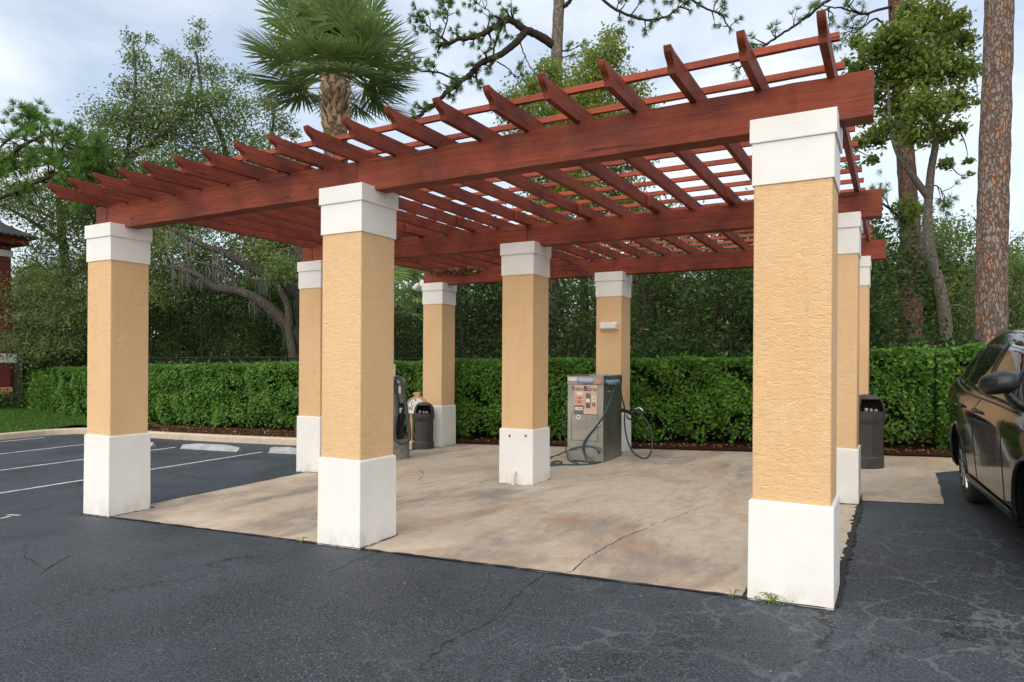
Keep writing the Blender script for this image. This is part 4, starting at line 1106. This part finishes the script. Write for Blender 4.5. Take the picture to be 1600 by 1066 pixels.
br = [([at(867, 72, 24), at(843, 56, 23.8), at(820, 46, 23.6), at(795, 31, 23.4), at(770, 44, 23.2), at(745, 57, 23), at(715, 62, 22.9), at(684, 71, 22.8)], .16, .05, 30),
      ([at(822, 48, 23.6), at(805, 68, 23.5), at(778, 88, 23.4), at(752, 98, 23.3), at(732, 118, 23.2), at(706, 138, 23.1), at(672, 168, 23), at(640, 190, 22.9)], .13, .06, 30),
      ([at(784, 40, 23.4), at(776, 62, 23.3), at(770, 86, 23.3)], .05, .03, 3),
      ([at(812, 64, 23.5), at(818, 82, 23.5), at(828, 103, 23.4), at(840, 118, 23.4)], .025, .012, 2),
      ([at(776, 96, 23.4), at(795, 108, 23.4), at(806, 122, 23.4), at(813, 118, 23.4)], .025, .01, 3),
      ([at(876, -50, 24), at(925, -15, 23.6), at(955, 10, 23.4), at(985, 25, 23.2), at(1012, 31, 23), at(1040, 27, 22.9), at(1062, 12, 22.8), at(1078, 16, 22.7)], .06, .025, 15),
      ([at(878, -80, 24), at(980, -40, 23), at(1060, -10, 22.6), at(1100, 12, 22.4), at(1125, 22, 22.3), at(1140, 45, 22.3)], .055, .02, 14),
      ([at(870, 14, 24), at(884, 8, 23.9), at(895, -4, 23.8)], .10, .06, 0),
      ([at(868, 78, 24), at(885, 80, 23.9), at(905, 72, 23.8)], .035, .012, 3), ([at(868, 92, 24), at(886, 88, 23.9), at(912, 80, 23.8)], .03, .01, 3),
      ([at(700, 66, 22.9), at(672, 45, 22.8), at(655, 25, 22.7)], .035, .012, 10), ([at(690, 60, 22.9), at(700, 25, 22.8), at(690, 5, 22.8)], .03, .012, 8), ([at(760, 50, 23.1), at(765, 20, 23), at(745, 5, 23)], .03, .01, 7), ([at(720, 130, 23.1), at(690, 115, 23), at(655, 110, 22.9), at(635, 100, 22.8)], .04, .015, 16)]
pine('pine_tree', 'grey pine in the centre with crooked branches and needle tufts beside the palm', b7, [b7, at(863, 450, 24), at(865, 300, 24), at(868, 180, 24), at(870, 80, 24), at(874, -10, 24), at(878, -160, 24), at(880, -300, 24)], .24, .17,
     br + high_crown(at(880, -260, 24), 8), [], L_PINE, B_PINEG, tn=18, side=.8, nn=56, w=.016)
b8 = on_ground(-60, 27)
br = [([at(-55, 300, 25), at(-10, 265, 23), at(40, 225, 21), at(80, 210, 20), at(110, 225, 19.5), at(150, 235, 19.3)], .07, .02, 44), ([at(-55, 340, 25), at(0, 310, 22.5), at(50, 290, 21), at(100, 265, 20), at(150, 255, 19.5)], .07, .02, 44),
      ([at(-55, 270, 25), at(0, 230, 23), at(40, 195, 22), at(45, 175, 22)], .05, .015, 26), ([at(-50, 310, 25), at(10, 270, 22.5), at(60, 250, 21)], .05, .02, 34), ([at(100, 265, 20), at(120, 290, 19.8), at(160, 295, 19.6)], .03, .012, 9)]
pine('pine_tree', 'young bright green pine reaching in at the left edge above the brick building', b8, [b8, at(-58, 400, 26), at(-56, 200, 25), at(-54, 80, 25)], .17, .07, br, [], L_PINEB, B_PINED, L=.30, nn=60, side=1.0, w=.018)

# ------------------------------------------------------------------ oaks
D = 20.0; b1 = on_ground(479, D)
lA = [at(482, 500, D), at(466, 460, D-.1), at(430, 437, D-.3), at(392, 418, D-.5), at(350, 395, D-.8), at(318, 384, D-1), at(268, 358, D-1.3)]
lB = [at(484, 575, D), at(464, 529, D-.1), at(432, 492, D-.4), at(405, 470, D-.6), at(372, 455, D-.8), at(335, 449, D-1), at(305, 428, D-1.2), at(266, 417, D-1.4)]
lC = [on_ground(468, D-.4), at(458, 560, D-.4), at(452, 520, D-.4), at(450, 480, D-.4), at(436, 450, D-.5), at(428, 438, D-.5)]
lD = [at(372, 455, D-.8), at(362, 432, D-.8), at(345, 420, D-.9), at(300, 408, D-1), at(280, 412, D-1.1)]
lE = [at(430, 437, D-.3), at(415, 405, D-.2), at(385, 375, D), at(368, 355, D)]
lF = [b1, at(480, 560, D), at(482, 500, D), at(478, 430, D+.1), at(462, 380, D+.2), at(445, 330, D+.3)]
ms = []
for P in (lA, lB, lD):
    Q = smooth_path(P, 6)
    for i in rng.integers(4, len(Q), 9): ms.append((Q[i]-[0, 0, .05], rng.uniform(.4, 1.0), 12))
bl = [B(u, v, D + rng.uniform(-1, 1.5), rng.uniform(22, 34), rng.uniform(14, 22)) for u, v in [(260,350),(300,345),(340,350),(380,350),(420,360),(455,380),(285,385),(250,395),(325,400),(300,420),(270,430),(255,455),(410,395),(440,420),(350,425),(465,345),(230,420),(240,370)]]
tree('live_oak', 'leaning live oak with long grey mossy limbs between the front left and middle left columns', 'oak tree', b1, [(lF, .30, .12), (lA, .20, .06), (lB, .21, .07), (lC, .14, .07), (lD, .07, .03), (lE, .10, .04)], bl, 18000, .10, L_OAK, B_OAK, moss=ms, tw=.016)

D = 23.0; b2 = on_ground(192, D)
s1 = [b2, at(188, 480, D), at(186, 340, D), at(189, 285, D), at(196, 258, D), at(214, 238, D), at(244, 222, D+.2), at(285, 180, D+.3), at(300, 120, D+.4)]
s2 = [at(186, 400, D), at(250, 360, D+.3), at(320, 320, D+.3), at(352, 260, D+.2), at(345, 212, D+.1), at(318, 150, D), at(306, 80, D)]
s3 = [at(320, 320, D+.3), at(390, 290, D+.5), at(420, 230, D+.6), at(430, 170, D+.6)]; s4 = [at(189, 285, D), at(168, 255, D-.4), at(150, 225, D-.6), at(140, 210, D-.6)]
s5 = [at(196, 258, D), at(206, 190, D-.3), at(212, 120, D-.3), at(208, 65, D-.3)]
pts = [(128,240,22),(152,222,22),(166,188,24),(196,186,26),(204,140,18),(212,92,15),(206,60,10),(236,168,26),(250,130,22),(228,214,30),(262,196,30),(290,160,24),(284,108,18),(306,66,13),(312,40,8),(330,112,18),(318,160,24),(306,206,28),(350,152,20),(362,198,22),(344,246,26),(384,168,18),(400,226,24),(418,160,16),(436,196,18),(430,252,22),(452,286,20),(402,286,24),(370,296,24),(332,282,28),(292,252,28),(252,262,28),(212,278,26),(180,248,26),(148,262,24),(466,250,12),(376,120,12),(266,88,10),(232,60,7),(122,212,10),(460,210,8),(330,330,26),(280,310,26),(230,310,24),(170,300,24),(420,320,22)]
bl = [B(u, v, D + rng.uniform(-1.2, 1.2), r*1.2, r*.95) for u, v, r in pts]
bl += [B(u + rng.normal(0, 8), v + rng.normal(0, 6), D + rng.uniform(-.5, 2.5), 30, 20) for u in range(120, 480, 36) for v in (285, 312, 340)]
tree('oak_tree', 'airy oak with a pale curved limb and loose crown against the sky at upper left', 'oak tree', b2, [(s1, .22, .05), (s2, .13, .04), (s3, .08, .03), (s4, .07, .03), (s5, .07, .02)], bl, 80000, .105, L_OAK, B_OAK, tw=.014, per=3)

D = 25.5; b3 = on_ground(98, D)
bl = [B(u+rng.normal(0, 6), v+rng.normal(0, 6), D + rng.uniform(-2.2, 1.0), rng.uniform(22, 34), rng.uniform(15, 24)) for u in range(-40, 260, 34) for v in range(300, 470, 26) if u > 40 or v < 345]
bl += [B(u+rng.normal(0, 6), v+rng.normal(0, 6), D + rng.uniform(-2.2, -.6), rng.uniform(18, 28), rng.uniform(12, 18)) for u in range(20, 150, 26) for v in range(470, 560, 24)]
tree('oak_tree', 'dense low oak with olive drooping foliage behind the front left column', 'oak tree', b3, [([b3, at(98, 520, D), at(104, 440, D), at(96, 360, D), at(90, 290, D)], .28, .08), ([at(104, 440, D), at(150, 400, D-.8), at(130, 460, D-1.4), at(105, 500, D-1.6)], .10, .03), ([at(98, 380, D), at(40, 340, D-1), at(0, 320, D-1.2)], .1, .03)],
     bl, 34000, .11, L_OAK, B_OAK, tw=.018)

D = 15.5; b4 = on_ground(1484, D)
t1 = [b4, at(1479, 525, D), at(1469, 450, D), at(1453, 388, D), at(1450, 330, D), at(1455, 265, D), at(1462, 215, D), at(1450, 150, D), at(1440, 90, D)]
t2 = [at(1453, 312, D), at(1430, 280, D-.1), at(1405, 244, D-.2), at(1392, 200, D-.2), at(1388, 130, D-.2)]
t3 = [at(1462, 215, D), at(1490, 160, D+.2), at(1505, 110, D+.2)]; t4 = [at(1474, 480, D), at(1500, 478, D-.2), at(1522, 492, D-.2), at(1528, 520, D-.2)]; t5 = [at(1460, 420, D), at(1440, 380, D+.3), at(1434, 340, D+.3)]
pts = [(1338,112,20),(1368,82,26),(1400,56,28),(1440,44,28),(1480,46,26),(1512,62,16),(1358,150,22),(1400,118,36),(1450,108,36),(1498,108,26),(1400,168,32),(1450,166,32),(1494,158,22),(1430,212,24),(1468,210,22),(1500,200,14),(1520,112,12),(1340,226,14),(1368,216,18),(1348,182,18),(1330,262,10),(1478,256,12),(1512,252,7),(1340,66,14),(1320,98,9),(1516,272,5),(1528,160,6),(1420,90,34),(1470,80,30),(1384,200,20),(1424,30,22),(1460,18,22),(1500,30,16),(1362,250,9),(1420,12,18)]
bl = [B(u, v, D + rng.uniform(-.9, .9), r*rng.uniform(.62, .9), r*rng.uniform(.5, .72)) for u, v, r in pts]
tree('oak_tree', 'slender oak with thin grey stem and glossy crown between the two right hand pines', 'oak tree', b4, [(t1, .155, .04), (t2, .085, .03), (t3, .05, .02), (t4, .03, .008), (t5, .08, .04)], bl, 15500, .125, L_OAKR, B_OAKL, tw=.012, per=3)
# tuft of air plants on the second pine
c0 = at(1421, 326, 19.68); ap = empty('air_plant', c0, 0, 'bushy dark green air plant clinging to the trunk of the second pine', 'air plant')
V = needles(rng.normal(0, .16, (60, 3))*[1.3, 1, .8], unit(rng.normal(size=(60, 3))), 14, .34, .035, .8); leaf_mesh('leaves', V, L_OAKR, ap)
m = MB(); m.lathe([(0, -.2), (.14, -.1), (.16, .05), (0, .15)], (0, .1, 0), 9); m.build('root_ball', B_DARK, ap)

D = 22.5; bv = on_ground(915, D)
pts = [(802,160,20),(838,148,26),(858,112,18),(900,146,36),(938,112,30),(958,82,18),(950,58,12),(988,142,22),(930,168,36),(880,180,36),(824,190,28),(1000,190,24),(960,200,34),(890,230,36),(940,240,36),(850,240,32),(812,240,24),(900,290,36),(960,290,34),(850,300,30),(1000,250,20),(968,50,7),(1008,170,10),(792,180,12),(870,330,30),(930,340,30),(985,330,26),(830,130,10),(925,88,14)]
bl = [B(u, v, D + rng.uniform(-1, 1), r, r*.9) for u, v, r in pts]
tree('leafy_tree', 'light yellow green leafy tree showing above and through the middle of the pergola', 'tree', bv, [([bv, at(913, 450, D), at(910, 350, D), at(905, 250, D), at(915, 160, D), at(945, 80, D)], .16, .03), ([at(908, 300, D), at(870, 230, D), at(845, 160, D)], .07, .02)], bl, 42000, .12, L_VINE, B_DARK, tw=.012, per=2)

# ------------------------------------------------------------------ woodland behind the hedge: five kinds, then copies
def kind(name, label, cat, h0, h1, rad, nb, nl, size, lm, bark, trunk_r, group, bw=(.55, .95), n_st=1):
    zs = rng.uniform(h0, h1, nb); bl = []
    for z in zs:
        f = math.sin(math.pi*min(.96, max(.12, (z-h0+.3)/(h1-h0+.5))))**.6; a = rng.uniform(0, 2*math.pi); q = rad*f*rng.uniform(.1, .95)
        bl.append((np.array([q*math.cos(a), q*math.sin(a), z]), np.array([1, 1, .75])*rng.uniform(*bw)))
    lm_ = []
    for k in range(n_st):
        o = rng.normal(0, .25 if n_st > 1 else 0, 3)*[1, 1, 0]; lm_.append(([o+[0, 0, -.2], o*2+rng.normal(0, .12, 3)*[1,1,0]+[0, 0, h1*.35], o*2.5+rng.normal(0, .3, 3)*[1,1,0]+[0, 0, h1*.9]], trunk_r, trunk_r*.3))
    return tree(name, label, cat, (0, 0, 0), lm_, bl, nl, size, lm, bark, group, tw=.014, per=1, n=7)
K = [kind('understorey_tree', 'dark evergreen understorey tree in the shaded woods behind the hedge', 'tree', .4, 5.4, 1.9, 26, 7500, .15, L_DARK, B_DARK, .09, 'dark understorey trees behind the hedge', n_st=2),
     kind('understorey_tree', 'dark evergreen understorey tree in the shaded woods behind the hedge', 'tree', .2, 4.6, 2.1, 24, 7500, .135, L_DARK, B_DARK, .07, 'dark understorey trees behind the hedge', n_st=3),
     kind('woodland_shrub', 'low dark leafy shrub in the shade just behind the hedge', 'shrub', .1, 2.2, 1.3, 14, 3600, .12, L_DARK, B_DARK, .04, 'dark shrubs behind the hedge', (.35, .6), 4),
     kind('woodland_tree', 'mid green broadleaf tree standing farther back in the woods', 'tree', 2.2, 7.4, 2.4, 30, 8500, .15, L_MID, B_OAK, .13, 'green woodland trees farther back'),
     kind('woodland_tree', 'mid green broadleaf tree standing farther back in the woods', 'tree', 1.4, 6.2, 2.6, 28, 8500, .15, L_MID, B_OAK, .11, 'green woodland trees farther back', n_st=2)]
used = [False]*5
def put(k, u, D, sc_=1.0):
    p = at(u, 560, D)
    if p[1] < 9.6 or (D < 24.5 and abs(u-863) < 34 and k != 2) or (D < 21 and abs(u-640) < 45): return
    loc = (p[0], p[1], float(gz(p[0], p[1])) - .1); rz = rng.uniform(0, 6.28)
    if not used[k]:
        o = K[k]; o.location = Vector(loc); o.rotation_euler = (0, 0, rz); o.scale = (sc_,)*3; used[k] = True
    else: dup(K[k], loc, rz, (sc_,)*3)
def dmin(u): return (9.3 + 4.73) / ray(u, 560)[1]
rows = [(1.2, 1.9, [2], (.8, 1.1), (-60, 1650)), (2.6, 2.9, [0, 1], (.75, .95), (-60, 1380)), (5.2, 3.2, [0, 1, 1], (.85, 1.1), (-60, 1380)), (8.0, 3.6, [0, 3, 4], (.8, 1.0), (-60, 1330)), (12.5, 4.2, [3, 4, 0], (.85, 1.0), (-60, 1650)), (18, 5.0, [3, 4], (.9, 1.1), (-60, 1650)), (27, 6.0, [3, 4], (1.1, 1.4), (-60, 1650))]
rows += [(12.5, 2.6, [3, 4], (.75, .95), (1350, 1660)), (16.5, 3.0, [4, 3], (.9, 1.1), (1330, 1660))]
for dd, spc, ks, (a, b), (u0, u1) in rows:
    u = u0 + rng.uniform(0, 30)
    while u < u1:
        D = dmin(u) + dd + rng.uniform(-.6, .6); s = rng.uniform(a, b)
        if u > 1370: s *= .85
        put(ks[rng.integers(len(ks))], u, D, s)
        u += spc*F/D*rng.uniform(.8, 1.15)
# far wood closing the view
n = 30000
U = rng.uniform(-200, 1800, n); DD = rng.uniform(46, 60, n); Zt = rng.uniform(0, 1, n)**.8
P = np.array([at(u, 560, d) for u, d in zip(U, DD)]); P[:, 2] = -1 + Zt*(6.2 + 1.6*np.sin(U*.02) + .8*np.sin(U*.07+1))
tag(leaf_mesh('woodland', leaf_quads(P, rng.uniform(.4, .9, n), .6, (0, 0, 1), .3), L_MID), 'far wood closing the view beyond the trees', 'woodland', kind='stuff')

# ------------------------------------------------------------------ hedge
def noise1(x, s): return np.sin(x*1.7+s)*.5 + np.sin(x*3.9+s*2.3)*.3 + np.sin(x*8.3+s*4.1)*.2
TX = np.array([-26, -23.5, -15, -7, -2.2, -.3, .6, 1.6, 12]); TZ = np.array([1.13, 1.15, 1.36, 1.49, 1.54, 1.60, 1.71, 1.73, 1.78])
def hedge(label, x0, x1, nf, nt, size):
    yf, yb = 6.98, 8.35; root = empty('hedge', ((x0+x1)/2, 7.6, float(gz((x0+x1)/2, 7.6))), 0, label, 'hedge'); o3 = root.location
    ztop = lambda x: np.interp(x, TX, TZ) + .035*noise1(x*1.5, 2) + .02*noise1(x*5, 1)
    base = lambda x: gz(x, 7.0) + np.where(x < -7.4, .11, .04)
    def face(n, depth0, depth1):
        x = rng.uniform(x0, x1, n); t = rng.uniform(0, 1, n); zb_, z1 = base(x)+.05, ztop(x); z = zb_ + (z1-zb_)*t
        dens = .5 + .5*np.sin(x*2.1+np.sin(z*4)*1.5)*np.sin(z*5.2+x*1.3) + .35*np.sin(x*7.7+z*9)
        keep = rng.uniform(0, 1, n) < np.clip(.30 + .85*dens, .10, 1); low = rng.uniform(0, 1, n) < np.clip((z-zb_)/(.34+.22*np.sin(x*2.7)+.12*np.sin(x*6.1)), .06, 1)
        keep &= low; x, z = x[keep], z[keep]
        y = yf + .13*noise1(x*1.3, 1) + .10*np.sin(z*5.3+x*3.1)*np.sin(x*5.1-z*2) + .10*np.clip(z-ztop(x)+.15, 0, .15)/.15 + rng.uniform(depth0, depth1, len(x))
        return np.column_stack([x, y, z])
    Fp = face(nf, 0, .13); Ip = face(int(nf*.32), .12, .45)
    n = nt; x = rng.uniform(x0, x1, n); y = rng.uniform(yf, yb, n); Tp = np.column_stack([x, y, ztop(x) - rng.uniform(0, .11, n)])
    n = int(nt*.18); Ep = np.column_stack([x0 + rng.uniform(0, .15, n), rng.uniform(yf, yb, n), 0*np.zeros(n)]); Ep[:, 2] = base(Ep[:, 0]) + rng.uniform(0, 1, n)*(ztop(Ep[:, 0])-base(Ep[:, 0]))
    def sz(P): return size*rng.uniform(.7, 1.25, len(P))
    V = np.concatenate([leaf_quads(Fp, sz(Fp), .58, (0, -1, .45), 1.1, dirb=(0, -.3, .3), dw=.5), leaf_quads(Ip, sz(Ip)*1.1, .6, (0, -1, .3), .7), leaf_quads(Tp, sz(Tp), .58, (0, 0, 1), .9), leaf_quads(Ep, sz(Ep), .58, (-1, 0, .3), .9)])
    # stray shoots above the top
    n = int((x1-x0)*5); sx_ = rng.uniform(x0, x1, n); Sp = np.repeat(np.column_stack([sx_, rng.uniform(yf, yb, n), ztop(sx_)+.02]), 5, 0) + rng.normal(0, .04, (n*5, 3))
    V = np.concatenate([V, leaf_quads(Sp, sz(Sp), .55, dirb=(0, 0, 1), dw=.8)])
    f = leaf_mesh('foliage', V, L_HEDGE, root); f.location = -o3
    m = MB()
    for x in np.arange(x0+.2, x1, .42):
        x += rng.uniform(-.1, .1); zb_ = float(base(x))
        for _ in range(2):
            e = np.array([x+rng.normal(0, .25), yf+.3+rng.uniform(-.22, .4), float(ztop(np.array([x]))[0])-.2]); p = np.array([x+rng.normal(0, .05), yf+.42+rng.normal(0, .12), zb_-.03]); m.tube([p, (p+e)/2+rng.normal(0, .05, 3), e], [.018, .013, .006], 5, False)
    s = m.build('stems', B_DARK, root, smooth=True); s.location = -o3
    # twiggy heart of the hedge, shade of the leaf gaps put into its dark colour
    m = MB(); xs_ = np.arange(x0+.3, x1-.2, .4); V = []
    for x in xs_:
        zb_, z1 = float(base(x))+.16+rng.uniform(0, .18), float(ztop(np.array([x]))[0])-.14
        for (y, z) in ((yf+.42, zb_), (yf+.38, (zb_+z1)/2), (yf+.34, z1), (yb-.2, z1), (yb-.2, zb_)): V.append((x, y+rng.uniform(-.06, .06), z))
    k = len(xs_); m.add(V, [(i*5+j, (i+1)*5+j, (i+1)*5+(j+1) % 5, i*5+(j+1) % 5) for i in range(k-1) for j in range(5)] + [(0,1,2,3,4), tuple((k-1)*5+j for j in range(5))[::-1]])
    s = m.build('heart', m_soil('shaded_twig_mass', (.012, .012, .007), (.03, .034, .014), 14), root); s.location = -o3
hedge('long clipped green hedge running along the back of the car park behind the pergola', -22.4, 1.05, 62000, 30000, .082)
hedge('clipped green hedge section with larger leaves behind the car and right litter bin', 1.10, 9.5, 24000, 10000, .088)
# the hedge that turns off at the far left, a low dark shrub and a boulder
def bush(name, label, cat, base, blobs, n, size, lm, group=None):
    root = empty(name, base, 0, label, cat, group); o3 = Vector(base)
    C = in_blobs(blobs, n); c = leaf_mesh('foliage', leaf_quads(C, rng.uniform(.7, 1.3, n)*size, .55, (0, -.3, 1), .6), lm, root); c.location = -o3
    m = MB()
    for c_, r_ in blobs:
        b_ = np.array(base); m.tube([b_, (b_+c_)/2+rng.normal(0, .05, 3), c_], [.02, .014, .006], 5, False)
    s = m.build('stems', B_DARK, root); s.location = -o3
    return root
b = on_ground(92, 23.2, .15)
bush('hedge', 'short rounded hedge end turning back beside the boulder at the left', 'hedge', b, [B(u, v, d, 14, 12) for u in (62, 76, 92, 108) for v in (594, 608, 622, 636, 646) for d in (22.6, 23.4)], 9000, .075, L_HEDGE)
b = on_ground(20, 24.2, .2)
bush('low_shrub', 'low dark green shrub bed at the foot of the red brick building', 'shrub', b, [B(u, v, d, 16, 9) for u in (-30, -8, 12, 32, 50) for v in (624, 634, 644) for d in (23.6, 24.6)], 8000, .08, L_DARK)
p = at(99, 648, 22.0); m = MB()
bmx = bmesh.new(); bmesh.ops.create_icosphere(bmx, subdivisions=3, radius=1)
V = np.array([v.co[:] for v in bmx.verts]); Fs = [tuple(v.index for v in f.verts) for f in bmx.faces]; bmx.free()
V = V*(1+.12*np.sin(V[:, [0]]*5+1)*np.cos(V[:, [1]]*4)+rng.normal(0, .02, (len(V), 1)))*[.40, .28, .17]
m.add(V, Fs); o = m.build('boulder', CONC2, smooth=True, origin=None); o.location = Vector(p); tag(o, 'grey landscaping boulder on the grass in front of the hedge end', 'boulder')

# weeds at the front right column
def weed(uv, label, n, r, size):
    p = gnd(*uv); root = empty('weed', p, 0, label, 'weed', 'weeds in the paving joint')
    a = rng.uniform(0, 6.28, n); q = rng.uniform(0, 1, n)**.6*r; h = rng.uniform(.01, .075, n)*(1-q/r*.6)
    leaf_mesh('leaves', leaf_quads(np.column_stack([np.cos(a)*q*1.5, np.sin(a)*q*.7, h]), rng.uniform(.6, 1.3, n)*size, .5, (0, 0, 1), .8), L_VINE, root)
    m = MB()
    for k in range(9):
        a = rng.uniform(0, 6.28); e = np.array([math.cos(a)*r*1.2, math.sin(a)*r*.6, .05]); m.tube([(0, 0, 0), e*.5+[0, 0, .03], e], .0018, 4, False)
    m.build('stems', L_VINE, root)
weed((1208, 943), 'clump of green weeds at the front foot of the front right column', 120, .075, .018)
weed((1145, 934), 'sparse low weeds in the slab joint left of the front right column', 16, .04, .010)
weed((470, 849), 'tiny yellowing weeds in the slab joint left of the front middle column', 40, .07, .012)

# ------------------------------------------------------------------ fence behind the hedge
fe = empty('metal_fence', (-8, 9.1, float(gz(-8, 9.1))), 0, 'black metal picket fence in the shade behind the long hedge', 'fence'); o3 = fe.location
zt_ = lambda x: np.interp(x, [-24, -15, -7, 8], [1.50, 1.55, 1.52, 1.62])
for x in np.arange(-24, 9, 2.4):
    z = float(gz(x, 9.1)); m = MB(); m.box((x-.03, 9.07, z-.1), (x+.03, 9.13, float(zt_(x))+.06)); o = m.build('post', FENCE, fe); o.location = -o3
for dz in (0, -.2, -1.2):
    m = MB(); X_ = np.arange(-24, 8.5, 1.2); m.tube([(x, 9.1, float(zt_(x))+dz) for x in X_], .022, 6); o = m.build('rail', FENCE, fe); o.location = -o3
m = MB()
for x in np.arange(-24, 7.2, .13): m.box((x-.008, 9.092, float(gz(x, 9.1))+.1), (x+.008, 9.108, float(zt_(x))))
o = m.build('pickets', FENCE, fe); o.location = -o3; o['kind'] = 'stuff'

# ------------------------------------------------------------------ red brick building at the left edge
p = at(16.5, 560, 25.5); x1, y1 = p[0], p[1]; zB = float(gz(x1, y1)); zE = at(17, 383, 25.5)[2]
bd = empty('brick_building', (x1-3, y1-2, zB), 0, 'dark red brick building with grey shingled roof at the far left edge', 'building')
def L3(o): o.location = -bd.location; return o
zw = at(17, 392, 25.5)[2]; zb2 = at(17, 606, 25.5)[2]
BR = m_brick()
m = MB(); m.box((x1-7, y1-4, zB-.2), (x1, y1, zE)); L3(m.build('wall', BR, bd))
m = MB(); m.box((x1-7.05, y1-4.05, zw-.24), (x1+.05, y1+.05, zw)); L3(m.build('trim_band', WHITEP, bd, bevel=.01))
m = MB(); m.box((x1-7.06, y1-4.06, zB-.2), (x1+.06, y1+.06, zb2+.02)); L3(m.build('plinth', TANP, bd, bevel=.02))
m = MB(); m.box((x1-7.5, y1-4.5, zE), (x1+.42, y1+.42, zE+.32)); L3(m.build('fascia', WOODX, bd, bevel=.01))
ov = .60; zr = zE+.32; cx_, cy_ = x1-3.5, y1-2
m = MB(); m.add([(x1-7-ov, y1-4-ov, zr), (x1+ov, y1-4-ov, zr), (x1+ov, y1+ov, zr), (x1-7-ov, y1+ov, zr), (cx_-1.5, cy_, zr+1.55), (cx_+1.5, cy_, zr+1.55), (x1-7-ov, y1-4-ov, zr-.08), (x1+ov, y1-4-ov, zr-.08), (x1+ov, y1+ov, zr-.08), (x1-7-ov, y1+ov, zr-.08)],
    [(0,1,5,4), (1,2,5), (2,3,4,5), (3,0,4), (0,6,7,1), (1,7,8,2), (2,8,9,3), (3,9,6,0), (6,9,8,7)]); L3(m.build('roof', m_shingle(), bd))
q = at_x(6, 560, x1); m = MB(); m.box((x1+.002, q[1]-.42, q[2]-.17), (x1+.03, q[1]+.42, q[2]+.17)); L3(m.build('sign_plate', WHITEP, bd, bevel=.01))
q = on_ground(26, 27.5); zt2 = at(24, 488, 27.5)[2]
sp_ = empty('stone_post', q, 0, 'mottled grey post with a pale top beside the brick building', 'post')
m = MB(); m.box((-.16, -.16, 0), (.16, .16, zt2-q[2]-.3)); m.build('shaft', CONC2, sp_, bevel=.02)
m = MB(); m.box((-.22, -.22, zt2-q[2]-.3), (.22, .22, zt2-q[2])); m.build('pale_top', WHITEP, sp_, bevel=.03)

# ------------------------------------------------------------------ light, sky, camera
SUN_EL, SUN_AZ = R(34), math.atan2(.10, -1.0)        # azimuth measured from +y towards +x
w = bpy.data.worlds.new('World'); sc.world = w; w.use_nodes = True; nt = w.node_tree; nt.nodes.clear()
def N(t): return nt.nodes.new(t)
sky = N('ShaderNodeTexSky'); sky.sky_type = 'NISHITA'; sky.sun_disc = False; sky.sun_elevation = SUN_EL; sky.sun_rotation = SUN_AZ % (2*math.pi); sky.air_density = 1.0; sky.dust_density = 1.6; sky.ozone_density = 1.2
tc = N('ShaderNodeTexCoord'); mp = N('ShaderNodeMapping'); mp.inputs['Scale'].default_value = (1, 1, 2.6); nt.links.new(tc.outputs['Generated'], mp.inputs['Vector'])
nz = N('ShaderNodeTexNoise'); nz.inputs['Scale'].default_value = 2.1; nz.inputs['Detail'].default_value = 6; nz.inputs['Roughness'].default_value = .55; nz.inputs['Distortion'].default_value = .5; nt.links.new(mp.outputs['Vector'], nz.inputs['Vector'])
rp = N('ShaderNodeValToRGB'); rp.color_ramp.elements[0].position = .38; rp.color_ramp.elements[0].color = (.36, .36, .36, 1); rp.color_ramp.elements[1].position = .62; rp.color_ramp.elements[1].color = (.95, .95, .95, 1); nt.links.new(nz.outputs['Fac'], rp.inputs['Fac'])
mx = N('ShaderNodeMix'); mx.data_type = 'RGBA'; nt.links.new(rp.outputs['Color'], mx.inputs[0]); nt.links.new(sky.outputs['Color'], mx.inputs[6]); mx.inputs[7].default_value = (5.35, 5.7, 6.15, 1)
bg = N('ShaderNodeBackground'); bg.inputs['Strength'].default_value = .10; nt.links.new(mx.outputs[2], bg.inputs['Color'])
wo = N('ShaderNodeOutputWorld'); nt.links.new(bg.outputs[0], wo.inputs[0])
sd = bpy.data.lights.new('sun', 'SUN'); sd.energy = 1.5; sd.angle = R(110); sd.color = (1.0, .90, .76)
so = bpy.data.objects.new('sun', sd); COL.objects.link(so); so.location = (-20, -25, 25)
dirv = Vector((math.sin(SUN_AZ)*math.cos(SUN_EL), math.cos(SUN_AZ)*math.cos(SUN_EL), math.sin(SUN_EL)))
so.rotation_euler = dirv.to_track_quat('Z', 'Y').to_euler()

cd = bpy.data.cameras.new('camera'); cam = bpy.data.objects.new('camera', cd); COL.objects.link(cam)
cam.location = Vector(CAM); cam.matrix_world = Matrix.Translation(Vector(CAM)) @ Matrix.Rotation(-TH, 4, 'Z') @ Matrix.Rotation(R(90), 4, 'X') @ Matrix.Rotation(ROLL, 4, 'Z')
cd.sensor_width = 36; cd.lens = 36*F/1600; cd.shift_y = (V0-533)/1600; cd.clip_end = 3000; cd.clip_start = .05
sc.camera = cam
vs = sc.view_settings; sc.display_settings.display_device = 'sRGB'; vs.view_transform = 'Standard'; vs.look = 'None'; vs.exposure = 0.92; vs.gamma = 1; vs.use_curve_mapping = False
cy = sc.cycles; cy.max_bounces = 8; cy.diffuse_bounces = 4; cy.transmission_bounces = 4; cy.use_denoising = True; cy.sample_clamp_indirect = 8
